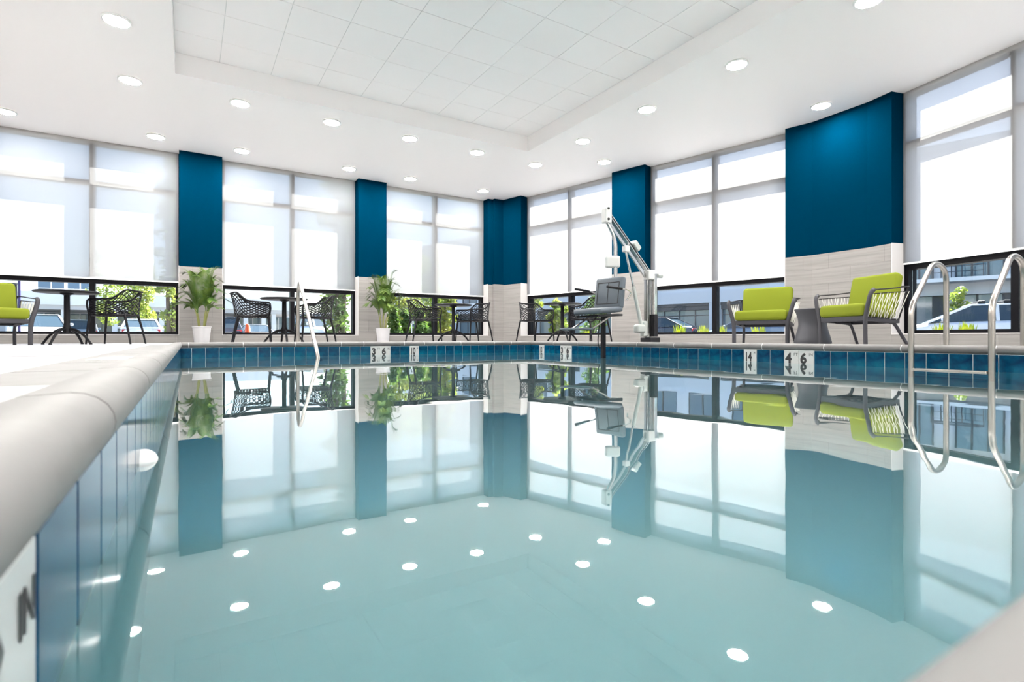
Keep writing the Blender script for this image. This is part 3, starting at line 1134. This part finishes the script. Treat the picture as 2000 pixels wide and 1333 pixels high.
# ------------------------------------------------------------------ pool lift
TH = radians(31.578)
def W(px, py, d):
    r = (px - 1000) / 1027.23 * d
    return Vector((r * cos(TH) + d * sin(TH), -r * sin(TH) + d * cos(TH), CZ + (659.84 - py) * d / 1027.23))
lift = thing('pool_lift', 'white pool access lift with grey seat hanging over the water', 'pool lift', (5.65, 5.40, 0))
LI = Matrix.Translation((-5.65, -5.40, 0))
def part(name, m, mt, smooth=False, parent=None):
    m.T = LI
    vs, m.v = m.v, []
    m.v = [tuple(LI @ Vector(v)) for v in vs]
    return m.build(name, mt, parent or lift, smooth)
top = Vector((5.62, 5.40, 1.0)); tip = Vector((4.87, 5.44, 1.775))
ad = (tip - top).normalized()
sd_ = Vector((ad.y, -ad.x, 0)).normalized()
part('base_socket', MB().rbox(5.65, 5.40, .05, .20, .20, .10, .012, 2), 'dark_metal')
part('deck_plate', MB().rbox(5.67, 5.40, .006, .34, .34, .012, .003, 1), 'dark_metal')
part('mast', MB().rbox(5.61, 5.41, .53, .075, .075, .90, .008, 2), 'chrome')
part('rear_post', MB().rbox(5.69, 5.36, .60, .062, .062, .82, .008, 2), 'chrome')
part('post_sleeve', MB().rbox(5.69, 5.36, .27, .075, .075, .32, .008, 2), 'dark_metal')
part('pivot_head', MB().rbox(5.63, 5.395, .99, .15, .13, .14, .015, 2), 'lift_white')
part('pivot_knob', MB().tube([(5.74, 5.34, .985), (5.80, 5.31, .985)], .035, 14), 'lift_grey', True)
part('upper_arm', MB().beam(top + Vector((0, 0, .03)), tip + Vector((0, 0, .035)), .042, .058, sd_), 'chrome')
part('lower_arm', MB().beam(top + Vector((-.02, 0, -.075)), tip + Vector((-.0, 0, -.075)), .04, .028, sd_), 'chrome')
for sg in (-1, 1):
    part('arm_slot', MB().beam(top + sd_ * .0295 * sg + Vector((0, 0, .03)), tip + sd_ * .0295 * sg + Vector((0, 0, .035)), .016, .003, sd_), 'dark_metal')
part('mast_slot', MB().rbox(5.571, 5.39, .55, .004, .014, .8, .001, 1).rbox(5.60, 5.371, .55, .014, .004, .8, .001, 1), 'dark_metal')
part('arm_tip', MB().rbox(tip.x - .01, tip.y, tip.z - .02, .11, .10, .20, .015, 2), 'lift_white')
part('tip_bolt', MB().tube([tip + Vector((-.02, -.06, .075)), tip + Vector((-.02, .06, .075))], .018, 10).tube([tip + Vector((-.02, -.06, -.07)), tip + Vector((-.02, .06, -.07))], .018, 10), 'dark_metal')
mid = top.lerp(tip, .42)
part('battery_box', MB().rbox(mid.x + .06, mid.y, mid.z + .06, .09, .12, .15, .02, 3, Matrix.Rotation(radians(-45), 4, 'Y')), 'lift_grey')
a0 = top.lerp(tip, .56) + Vector((0, 0, -.13)); a1 = Vector((5.51, 5.40, .14))
am = a0.lerp(a1, .42)
part('actuator_rod', MB().tube([a0, am], .016, 10), 'chrome', True)
part('actuator_tube', MB().tube([am, a1], .028, 12), 'lift_grey', True)
part('actuator_motor', MB().rbox(5.43, 5.39, .22, .17, .10, .12, .03, 3).rbox(5.52, 5.40, .22, .08, .09, .22, .02, 2), 'lift_grey')
part('actuator_bracket', MB().rbox(a0.x, a0.y, a0.z + .03, .09, .07, .09, .012, 2), 'lift_white')
# hanger pole from the tip down behind the seat back
pb = Vector((4.985, 5.395, 0))
pp = fillet([tip + Vector((.0, 0, -.10)), Vector((4.985, 5.40, 1.44)), Vector((4.985, 5.395, .52))], [.10], 6)
part('hanger_pole', MB().tube(pp, .026, 12), 'chrome', True)
part('control_box', MB().rbox(4.955, 5.43, 1.135, .20, .10, .16, .025, 3, Matrix.Rotation(radians(-30), 4, 'Z')), 'lift_white')
# seat: local frame facing F
F3 = Vector((-.98, -.19, 0)).normalized(); S3 = Vector((F3.y, -F3.x, 0))     # S3: sitter's right hand side
O3 = Vector((4.915, 5.425, 0))
def L3(f, s, z): return O3 + F3 * f + S3 * s + Vector((0, 0, z))
RS = Matrix(((F3.x, S3.x, 0, 0), (F3.y, S3.y, 0, 0), (0, 0, 1, 0), (0, 0, 0, 1)))
c_ = L3(.015, 0, .70)
bk = part('backrest', MB().rbox(c_.x, c_.y, c_.z, .085, .46, .43, .03, 3, RS @ Matrix.Rotation(radians(-8), 4, 'Y')), 'seat_grey', True)
for (s0, s1, z0, z1) in ((-.175, .175, .55, .56), (-.175, .175, .84, .85), (-.18, -.17, .55, .85), (.17, .18, .55, .85), (-.004, .004, .55, .85)):
    p0 = L3(.060 - .14 * ((z0 + z1) / 2 - .70), (s0 + s1) / 2, (z0 + z1) / 2)
    part('seam', MB().rbox(p0.x, p0.y, p0.z, .006, s1 - s0, z1 - z0, .002, 1, RS @ Matrix.Rotation(radians(-8), 4, 'Y')), 'dark_metal', parent=bk)
c_ = L3(.27, 0, .455)
part('seat', MB().rbox(c_.x, c_.y, c_.z, .50, .46, .075, .032, 3, RS @ Matrix.Rotation(radians(5), 4, 'Y')), 'seat_grey', True)
part('seat_frame', MB().tube([L3(.0, -.19, .40), L3(.50, -.19, .37)], .015, 8).tube([L3(.0, .19, .40), L3(.50, .19, .37)], .015, 8)
     .tube([L3(.06, -.19, .40), L3(.06, .19, .40)], .015, 8).tube([L3(.42, -.19, .375), L3(.42, .19, .375)], .015, 8), 'dark_metal')
for s in (-1, 1):
    ar = part('armrest', MB().tube(fillet([L3(-.03, s * .25, .60), L3(-.10, s * .27, .70), L3(.06, s * .28, .74), L3(.20, s * .27, .735)], [.05, .05], 5), .011, 8), 'chrome', True)
    part('arm_grip', MB().tube([L3(.12, s * .275, .737), L3(.42, s * .265, .745 if s < 0 else .75)], .017, 10), 'black', True, parent=ar)
part('footrest_tube', MB().tube(fillet([L3(.20, .17, .39), L3(.62, .17, .20), L3(.80, .17, .20)], [.06], 4), .012, 8)
     .tube(fillet([L3(.20, -.17, .39), L3(.62, -.17, .20), L3(.80, -.17, .20)], [.06], 4), .012, 8), 'steel', True)
c_ = L3(.72, 0, .205)
part('footrest', MB().rbox(c_.x, c_.y, c_.z, .22, .38, .025, .008, 2, RS), 'seat_grey')
part('leg_post', MB().rbox(4.825, 5.47, -.12, .055, .055, 1.0, .008, 2), 'black')
part('leg_strap', MB().tube(smooth_path([(4.79, 5.50, .33), (4.775, 5.52, .05), (4.79, 5.50, -.06)], 5), .008, 6), 'black')
part('safety_strap', MB().tube(smooth_path([L3(.02, .2, .41), L3(.07, .24, .33), L3(.20, .22, .32), L3(.26, .2, .40)], 5), .010, 6), 'black')

# ------------------------------------------------------------------ potted palms
def make_palm(loc, label, seed, height, spread, nf, lean):
    rnd = random.Random(seed)
    t = thing('potted_palm', label, 'potted plant', loc, group='potted palms')
    prof = [(.02, 0), (.108, 0), (.112, .01), (.138, .265), (.146, .268), (.146, .285), (.134, .285), (.128, .25), (.02, .25)]
    MB().lathe(prof, 32).build('pot', 'pot', t, smooth=True)
    MB().lathe([(.02, .252), (.127, .258), (.02, .264)], 20).build('soil', 'soil', t)
    stems = []
    for k in range(6):
        a = 2 * pi * k / 6 + rnd.uniform(-.3, .3)
        b = Vector((.045 * cos(a), .045 * sin(a), .255))
        e = Vector((.10 * cos(a) + lean, .10 * sin(a), .255 + rnd.uniform(.22, .36)))
        MB().tube(smooth_path([b, b.lerp(e, .5) + Vector((0, 0, .03)), e], 4), [.012, .011, .011, .010, .010, .009, .009, .008, .008], 7).build('stem', 'stem', t, smooth=True)
        stems.append((b, e, a))
    for k in range(nf):
        b, e, a0 = stems[k % 6]
        a = a0 + rnd.uniform(-.7, .7)
        f = k / (nf - 1)
        top_z = height * (1.0 - .50 * f) * rnd.uniform(.94, 1.0)
        up = top_z - e.z
        out = spread * (.34 + .66 * f) * rnd.uniform(.85, 1.05)
        d = Vector((cos(a), sin(a) * .7, 0))
        p1 = e + d * out * .22 + Vector((0, 0, up * .55))
        p2 = e + d * out * .58 + Vector((0, 0, up * .92))
        p3 = e + d * out + Vector((0, 0, up * (1.0 - .42 * f)))
        path = smooth_path([e, p1, p2, p3], 7)
        m = MB()
        n = len(path)
        m.tube(path, [.005 * (1 - .75 * i / (n - 1)) for i in range(n)], 5)
        nl = 34
        for i in range(nl):
            fr = .22 + .78 * i / (nl - 1)
            x = fr * (n - 1)
            i0 = min(int(x), n - 2)
            c = path[i0].lerp(path[i0 + 1], x - i0)
            tg = (path[i0 + 1] - path[i0]).normalized()
            sv = Vector((-d.y, d.x, 0)).normalized()
            uv = sv.cross(tg).normalized()
            if uv.z < 0: uv = -uv
            L = (.20 - .085 * abs(fr - .45) * 2) * rnd.uniform(.85, 1.12)
            for sg in (-1, 1):
                dr = (tg * .74 + sv * sg * .62 + uv * .12).normalized()
                q1 = c + dr * L * .5
                q2 = c + dr * L + Vector((0, 0, -.16 * L))
                wv = dr.cross(uv).normalized() * .0055
                m.add([c - wv * .5, c + wv * .5, q1 + wv, q1 - wv, q2], [(0, 1, 2, 3), (3, 2, 4)])
        o = m.build('frond', 'frond', t)
    return t
make_palm((.19, 10.40, 0), 'potted palm in a white pot at the left blue pier', 3, 1.33, .40, 24, .0)
make_palm((3.34, 10.40, 0), 'potted palm in a white pot at the middle blue pier', 11, 1.45, .38, 26, .02)

# ------------------------------------------------------------------ outside: buildings
GZ = -0.36
br = thing('apartment_building', 'pale grey building with dark storefront and balconies outside the right windows', 'building', (38.37, 10.19, GZ))
TBR = frame_T(Vector((0, 0)), Bu)
def bpart(name, mt, *bxs, parent=None, T=TBR, root=None):
    m = MB(T)
    for b in bxs: m.box(*b)
    return m.build(name, mt, parent or root or br)
bpart('wall', 'stucco', (-60, 30, .35, 9, 2.95, 11.5), (-60, 30, .9, 9, 0, 2.95))
bpart('fascia', 'stucco', (-60, -6.5, 0, .6, 3.15, 4.02))
bpart('parapet', 'stucco_white', (-60, 30, .2, 9, 11.5, 11.9))
# ground floor bays: dark lintel, columns, glazing with bars
u = -16.45 - 6.1 * 7
while u < -7:
    bpart('column', 'stucco', (u - .42, u + .42, .02, 1.0, 0, 3.15))
    if u + 6.1 < -6:
        bpart('lintel', 'dark_panel', (u + .42, u + 5.68, .15, .8, 2.95 - .02, 3.15))
        bpart('lintel', 'dark_panel', (u + .42, u + 5.68, .25, .85, 2.62, 2.93))
        g = bpart('storefront_glass', 'glass_out', (u + .42, u + 5.68, .55, .60, .25, 2.62))
        for k in range(5):
            bpart('glazing_bar', 'dark_panel', (u + .42 + 1.315 * k - .03, u + .42 + 1.315 * k + .03, .48, .56, .25, 2.62), parent=g)
        bpart('glazing_bar', 'dark_panel', (u + .42, u + 5.68, .48, .56, 2.18, 2.24), parent=g)
    u += 6.1
# recessed entrance and balcony side towards the ladder window
bpart('slab', 'stucco_white', (-6.5, 16, -1.2, .9, 3.62, 3.84))
bpart('slab', 'stucco_white', (-6.5, 16, -1.2, .9, 6.7, 6.92))
for k in range(5):
    u0 = -5.6 + 3.1 * k
    g = bpart('entrance_glass', 'glass_out', (u0, u0 + 2.1, .82, .88, .2, 3.0))
    bpart('glazing_bar', 'dark_panel', (u0 + 1.0, u0 + 1.1, .76, .83, .2, 3.0), parent=g)
    bpart('wall_panel', 'dark_panel', (u0 + 2.15, u0 + 2.65, .7, .9, 0, 3.6))
    w_ = bpart('balcony_window', 'glass_out', (u0 + .1, u0 + 2.2, .28, .34, 3.95, 6.3))
    for q in (.1, .8, 1.5, 2.14):
        bpart('window_bar', 'dark_panel', (u0 + q, u0 + q + .09, .2, .30, 3.95, 6.3), parent=w_)
for k in range(4):
    u0 = -3.4 + 4.2 * k
    r_ = bpart('balcony_rail', 'dark_panel', (u0, u0 + 2.3, -1.15, -1.10, 4.78, 4.84), (u0, u0 + 2.3, -1.15, -1.10, 4.45, 4.48), (u0, u0 + 2.3, -1.15, -1.10, 4.15, 4.18))
    for q in range(6):
        bpart('rail_post', 'dark_panel', (u0 + .45 * q, u0 + .45 * q + .05, -1.16, -1.09, 3.84, 4.84), parent=r_)
# upper windows over the storefront
u = -56.0
while u < -8:
    w_ = bpart('window', 'glass_blue', (u, u + 2.3, .28, .36, 4.35, 6.4))
    bpart('window_bar', 'dark_panel', (u + 1.1, u + 1.2, .22, .30, 4.35, 6.4), parent=w_)
    bpart('window_bar', 'dark_panel', (u, u + .08, .22, .30, 4.35, 6.4), parent=w_)
    bpart('window', 'glass_blue', (u, u + 2.3, .28, .36, 7.6, 9.6))
    u += 3.4

bl = thing('canopy_building', 'white building with long entrance canopy across the car park', 'building', (0, 75, GZ))
T0 = Matrix.Identity(4)
lp = lambda n, m, *b, parent=None: bpart(n, m, *b, parent=parent, T=T0, root=bl)
lp('canopy', 'stucco_white', (-17.5, 12.5, 0, 9, 4.05, 5.45))
lp('canopy_soffit', 'kerb', (-17.3, 12.3, .2, 9, 3.55, 4.05))
lp('upper_wall', 'stucco', (-16.0, -5.5, 7, 16, 5.4, 8.6))
lp('wall', 'stucco', (-19, 14, 9, 18, 0, 5.4))
for k in range(4):
    x0 = -15.1 + 1.25 * k + (.2 if k > 1 else 0)
    w_ = lp('window', 'glass_blue', (x0, x0 + 1.1, 6.9, 7.0, 5.65, 6.25))
    lp('window', 'glass_blue', (x0, x0 + 1.1, 6.9, 7.0, 6.35, 7.3))
for x0 in (-16.5, -12, -7.5, -3, 1.5, 6.0, 8.1, 9.3, 11.6):
    lp('column', 'stucco_white', (x0, x0 + .5, .4, .9, 0, 4.0))
for k in range(9):
    x0 = -17 + 3.4 * k
    g = lp('shopfront_glass', 'glass_out', (x0, x0 + 3.1, 8.9, 8.96, .2, 3.4))
    for q in (1.0, 2.05):
        lp('glazing_bar', 'stucco_white', (x0 + q, x0 + q + .08, 8.82, 8.92, .2, 3.4), parent=g)

# ------------------------------------------------------------------ outside: cars
M['car_white'] = mat('car_paint_white', (0.80, 0.81, 0.83, 1), 0.25, coat=0.6)
M['car_silver'] = mat('car_paint_silver', (0.42, 0.43, 0.45, 1), 0.3, coat=0.6)
M['car_blue'] = mat('car_paint_blue_grey', (0.16, 0.22, 0.30, 1), 0.3, coat=0.6)
M['car_dark'] = mat('car_paint_dark', (0.02, 0.025, 0.05, 1), 0.25, coat=0.6)
WHM = MB(Matrix.Rotation(pi / 2, 4, 'Y')); WHM.lathe([(.12, -.10), (.31, -.11), (.33, -.07), (.33, .07), (.31, .11), (.12, .10)], 20)
WHM = WHM.mesh('wheel'); WHM.materials.append(M['tyre'])
HBM = MB(Matrix.Rotation(pi / 2, 4, 'Y')); HBM.lathe([(.05, -.115), (.21, -.10), (.21, .10), (.05, .115)], 14)
HBM = HBM.mesh('hub'); HBM.materials.append(M['steel'])
def car(label, px, d, F, paint, suv=False, rack=False, group='parked cars'):
    p = W(px, 659.84, d)
    F = Vector(F).normalized()
    t = thing('parked_car', label, 'car', (p.x, p.y, GZ), face_rot(F), group)
    if suv:
        st = [(-2.28, .82, .74, .38), (-2.22, 1.02, .86, .30), (-1.6, 1.06, .92, .25), (0, 1.02, .93, .25), (.9, 1.0, .93, .25), (1.5, .96, .90, .25), (2.1, .84, .85, .28), (2.3, .66, .70, .36)]
        gh = [(-2.18, 1.03), (-1.95, 1.60), (.25, 1.62), (1.15, 1.0)]
        rz_ = 1.66
    else:
        st = [(-2.32, .78, .72, .36), (-2.25, .98, .85, .28), (-1.6, 1.0, .90, .2), (-.5, .96, .91, .2), (.6, .93, .91, .2), (1.2, .89, .89, .2), (1.95, .76, .84, .22), (2.3, .58, .68, .3)]
        gh = [(-1.80, .98), (-.95, 1.38), (.20, 1.40), (1.20, .90)]
        rz_ = 1.43
    m = MB()
    vs = []
    for (y, zt, hw, zb) in st:
        half = [(hw * .90, zb), (hw, zb + .16), (hw, (zb + zt) / 2 + .08), (hw * .97, zt - .09), (hw * .84, zt)]
        ring = half + [(-x, z) for x, z in reversed(half)]
        vs += [(x, y, z) for x, z in ring]
    n = 10
    fs = []
    for i in range(len(st) - 1):
        for k in range(n):
            l = (k + 1) % n
            fs.append((i * n + k, i * n + l, (i + 1) * n + l, (i + 1) * n + k))
    fs.append(tuple(range(n))); fs.append(tuple((len(st) - 1) * n + k for k in range(n)))
    m.add(vs, fs)
    body = m.build('body', paint, t, smooth=True)
    (y0, z0), (y1, z1), (y2, z2), (y3, z3) = gh
    bw, tw = .80, .64
    m = MB()
    m.add([(-bw, y0, z0), (bw, y0, z0), (bw, y3, z3), (-bw, y3, z3), (-tw, y1, z1), (tw, y1, z1), (tw, y2, z2), (-tw, y2, z2)],
          [(0, 3, 2, 1), (4, 5, 6, 7), (0, 1, 5, 4), (1, 2, 6, 5), (2, 3, 7, 6), (3, 0, 4, 7)])
    m.build('windows', 'car_glass', t)
    m = MB()
    m.rbox(0, (y1 + y2) / 2, (z1 + z2) / 2 + .02, 2 * tw + .06, y2 - y1 + .10, .05, .02, 2)
    for s in (-1, 1):
        m.beam((s * bw, y0, z0), (s * tw, y1, z1), .09, .05)
        m.beam((s * bw, y3, z3), (s * tw, y2, z2), .07, .05)
        ym = (y1 + y2) / 2
        m.beam((s * (bw + .01), ym, (z0 + z3) / 2), (s * (tw + .015), ym, z1), .08, .04)
    m.build('roof', paint, t, smooth=True)
    for sx in (-1, 1):
        for y in (-1.42, 1.40):
            w2 = obj_from('wheel', WHM, t, (sx * .80, y, .33))
            obj_from('hub', HBM, w2)
        MB().rbox(sx * .62, st[1][0] - .005, st[1][1] - .17, .36, .08, .13, .02, 2).build('tail_light', 'tail', t)
        MB().rbox(sx * .60, st[-1][0] - .09, st[-1][1] + .03, .30, .16, .10, .02, 2).build('headlight', 'lift_white', t)
        MB().rbox(sx * .98, y3 - .35, z3 + .10, .16, .10, .12, .03, 2).build('wing_mirror', paint, t)
    MB().rbox(0, st[0][0] - .03, .72, .42, .03, .14, .006, 1).build('licence_plate', 'plate', t)
    if rack:
        for y in (y1 + .35, y2 - .25):
            m = MB().rbox(0, y, z2 + .13, 1.25, .06, .035, .01, 1)
            for s in (-1, 1): m.rbox(s * .60, y, z2 + .08, .10, .16, .10, .02, 2)
            m.build('roof_rack', 'dark_metal', t)
    return t
vd = lambda px: Vector((cos(TH) * (px - 1000) / 1027.23 + sin(TH), -sin(TH) * (px - 1000) / 1027.23 + cos(TH)))
car('white saloon seen from behind, outside the left window', 276, 28.5, vd(276), 'car_white')
car('silver car at an angle outside the left window, behind the green armchair', 74, 22, (.25, -1), 'car_silver')
car('distant white car with red light outside the left window', 112, 48, (-.5, .9), 'car_white')
car('blue-grey estate seen from behind, beside the left table column', 160, 37, vd(160), 'car_blue', suv=True)
car('dark car with red tail light at the left of the window between the palms', 418, 33, (-.3, 1), 'car_dark', suv=True)
car('pale grey car behind the orange cone', 502, 40, (.2, -1), 'car_silver')
car('white vehicle half hidden by the shrub, behind the handrail', 630, 26, (.15, -1), 'car_white', suv=True)
car('white estate with roof rack outside the ladder window', 1905, 15.8, (-.42, .9), 'car_white', rack=True)
car('dark car beyond the lift mast outside the right window', 1276, 26, (-.3, .95), 'car_dark')
car('grey car low behind the front-facing green armchair', 1462, 26, (-.3, .95), 'car_blue')

# ------------------------------------------------------------------ outside: planting
def leaf_cloud(m, c, rx, rz, n, size, rnd):
    for _ in range(n):
        while True:
            q = Vector((rnd.uniform(-1, 1), rnd.uniform(-1, 1), rnd.uniform(-1, 1)))
            if .25 < q.length < 1: break
        p = Vector((c[0] + q.x * rx, c[1] + q.y * rx, c[2] + q.z * rz))
        a = Vector((rnd.gauss(0, 1), rnd.gauss(0, 1), rnd.gauss(0, .7))).normalized()
        b = a.cross(Vector((rnd.gauss(0, 1), rnd.gauss(0, 1), rnd.gauss(0, 1)))).normalized()
        s = size * rnd.uniform(.7, 1.3)
        m.add([p - a * s, p + b * s * .45, p + a * s, p - b * s * .45], [(0, 1, 2, 3)])
def tree(label, px, d, z0, z1, r, lf, seed, n=2200, size=.075, stems=1, cat='tree', name='young_tree', group='trees outside'):
    rnd = random.Random(seed)
    p = W(px, 659.84, d)
    t = thing(name, label, cat, (p.x, p.y, GZ), 0, group)
    for k in range(stems):
        a = 2 * pi * k / max(stems, 1) + .4
        o = .10 * r * (stems > 1)
        MB().tube(smooth_path([(o * cos(a), o * sin(a), -.02), (o * 2.2 * cos(a), o * 2.2 * sin(a), (z1 - GZ) * .4), (.28 * r * cos(a), .28 * r * sin(a), (z1 - GZ) * .85)], 4), [.06, .056, .05, .046, .04, .034, .028, .022, .016], 7).build('trunk', 'bark', t, smooth=True)
    m = MB()
    h = z1 - z0
    nb = max(5, int(h / r * 3.2))
    for k in range(nb):
        f = (k + .5) / nb
        rr = r * (1 - .55 * abs(f - .35) / .65)
        a = rnd.uniform(0, 2 * pi)
        leaf_cloud(m, (rr * .45 * cos(a), rr * .45 * sin(a), z0 - GZ + h * f), rr * .68, h / nb * 1.1, n // nb, size, rnd)
    f_ = m.build('foliage', lf, t)
    f_['kind'] = 'stuff'
    return t
tree('slender pale tree outside the left window, behind the armchair back', 207, 33, 1.0, 7.0, .95, 'leaf_a', 1, size=.11)
tree('narrow yellow-green tree just right of the armchair in the left window', 286, 36, .3, 6.4, .70, 'leaf_c', 2, size=.11)
tree('leafy green tree at the right edge of the left window', 334, 14, .25, 5.6, .42, 'leaf_a', 3, stems=2)
tree('distant tree beyond the white saloon', 258, 46, 2.2, 7.5, 1.7, 'leaf_a', 31, size=.16)
tree('bushy multi-stemmed tree outside the window between the palms', 665, 13.5, .12, 5.2, .68, 'leaf_b', 4, n=3400, stems=4)
tree('yellow-green tree behind the right palm', 778, 20.5, .8, 3.4, .85, 'leaf_c', 5, n=2600)
tree('light green tree behind the chair next to the right palm', 812, 25, 1.2, 4.2, 1.1, 'leaf_c', 6, n=2600)
tree('dark green tree left of the mullion in the far window by the corner', 848, 22, .6, 3.6, .7, 'leaf_a', 7, n=2600)
tree('narrow yellowing tree right of the mullion in the far window by the corner', 868, 15, -.1, 2.3, .36, 'leaf_c', 8, n=1800)
for k, px in enumerate((764, 792, 818, 846)):
    tree(['dark hedge shrub closest to the right palm', 'dark hedge shrub behind the accessible parking sign', 'dark hedge shrub beyond the chair seat by the right palm', 'dark hedge shrub left of the far window mullion'][k],
         px, 17.5 + 1.7 * (k % 2), -.3, 1.05, .40, 'leaf_b', 40 + k, n=1500, cat='shrub', name='hedge_shrub', group='hedge shrubs')
tree('yellow-leaved young tree at the corner, left of the lift window', 1043, 15, .9, 2.4, .32, 'leaf_c', 9, n=900)
tree('bright green shrub between corner table and chair', 1090, 14.2, .25, 1.05, .36, 'leaf_a', 10, n=1100, cat='shrub', name='leafy_shrub')
tree('dark green tree reflected low behind the lift seat', 1160, 24, .1, 2.0, .8, 'leaf_b', 12, n=1400)
tree('green tree standing behind the ladder window entrance', 1872, 24, .2, 2.3, .7, 'leaf_a', 13, n=1400)
def grass_clump(label, px, d, h, seed):
    rnd = random.Random(seed)
    p = W(px, 659.84, d)
    t = thing('flowering_shrub', label, 'shrub', (p.x, p.y, GZ), 0, 'yellow-green shrubs under the right windows')
    MB().lathe([(.02, 0), (.05, .0), (.06, .15), (.03, .25)], 8).build('crown', 'bark', t)
    m = MB()
    for k in range(70):
        a = rnd.uniform(0, 2 * pi); ln = h * rnd.uniform(.75, 1.1); o = rnd.uniform(.15, .95) * .19
        b = Vector((.04 * cos(a), .04 * sin(a), .15)); e = Vector((o * cos(a), o * sin(a), ln))
        md = b.lerp(e, .6) + Vector((0, 0, .06))
        wv = Vector((-sin(a), cos(a), 0)) * .022
        m.add([b - wv * .5, b + wv * .5, md + wv, md - wv, e], [(0, 1, 2, 3), (3, 2, 4)])
    f_ = m.build('leaves', 'flower', t)
for k, (px, d, h, lb) in enumerate([
        (1150, 12.4, .58, 'yellow-green shrub outside, below the pool lift seat'),
        (1327, 11.2, .70, 'yellow-green shrub left of the mullion, nearest the lift mast'),
        (1374, 10.9, .66, 'yellow-green shrub just left of the window mullion'),
        (1410, 10.7, .66, 'yellow-green shrub just right of the mullion by the green armchair'),
        (1482, 10.2, .68, 'yellow-green shrub seen under the front-facing green armchair'),
        (1840, 8.8, .66, 'yellow-green shrub left of the ladder, low in the window'),
        (1890, 8.5, .68, 'yellow-green shrub between the ladder rails')]):
    grass_clump(lb, px, d, h, 70 + k)

# cone, sign, posts
p = W(483, 659.84, 15.5)
cn = thing('traffic_cone', 'orange traffic cone in the car park outside', 'cone', (p.x, p.y, GZ))
MB().rbox(0, 0, .02, .40, .40, .04, .01, 1).build('base', 'cone', cn)
MB().lathe([(.15, .03), (.13, .12), (.045, .84), (.02, .86)], 16).build('body', 'cone', cn, smooth=True)
MB().lathe([(.106, .38), (.086, .55)], 16).build('reflective_band', 'sign', cn)
p = W(804, 659.84, 15.8)
sg = thing('parking_sign', 'small white parking sign on a thin post outside', 'sign', (p.x, p.y, GZ), -TH)
MB().tube([(0, 0.01, 0), (0, 0.01, .90)], .014, 8).build('post', 'sign', sg)
MB().rbox(0, 0, .93, .13, .012, .14, .004, 1).build('panel', 'sign', sg)
MB().beam((-.02, -.008, .90), (.012, -.008, .965), .002, .022, (0, 0, 1)).lathe([(.022, .885), (.022, .90)], 10, (0.005, -.006, 0), .05).build('symbol', 'ink', sg)
p = W(31, 659.84, 38)
lpst = thing('street_lamp', 'dark street lamp with a short arm outside the left window', 'street lamp', (p.x, p.y, GZ), -TH)
MB().tube([(0, 0, 0), (0, 0, 4.3)], .08, 10).build('pole', 'dark_metal', lpst)
MB().beam((.05, 0, 4.35), (-.9, 0, 4.38), .22, .09).build('lamp_head', 'dark_metal', lpst)
p = W(37.5, 659.84, 19)
bp_ = thing('signpost', 'plain dark blue post outside the left window', 'post', (p.x, p.y, GZ))
M['post_blue'] = mat('dark_blue_post', (0.03, 0.02, 0.12, 1), 0.5)
MB().tube([(0, 0, 0), (0, 0, 2.9)], .042, 12).build('pole', 'post_blue', bp_, smooth=True)
MB().lathe([(.07, 0), (.07, .03), (.045, .05)], 12).build('foot_plate', 'post_blue', bp_)
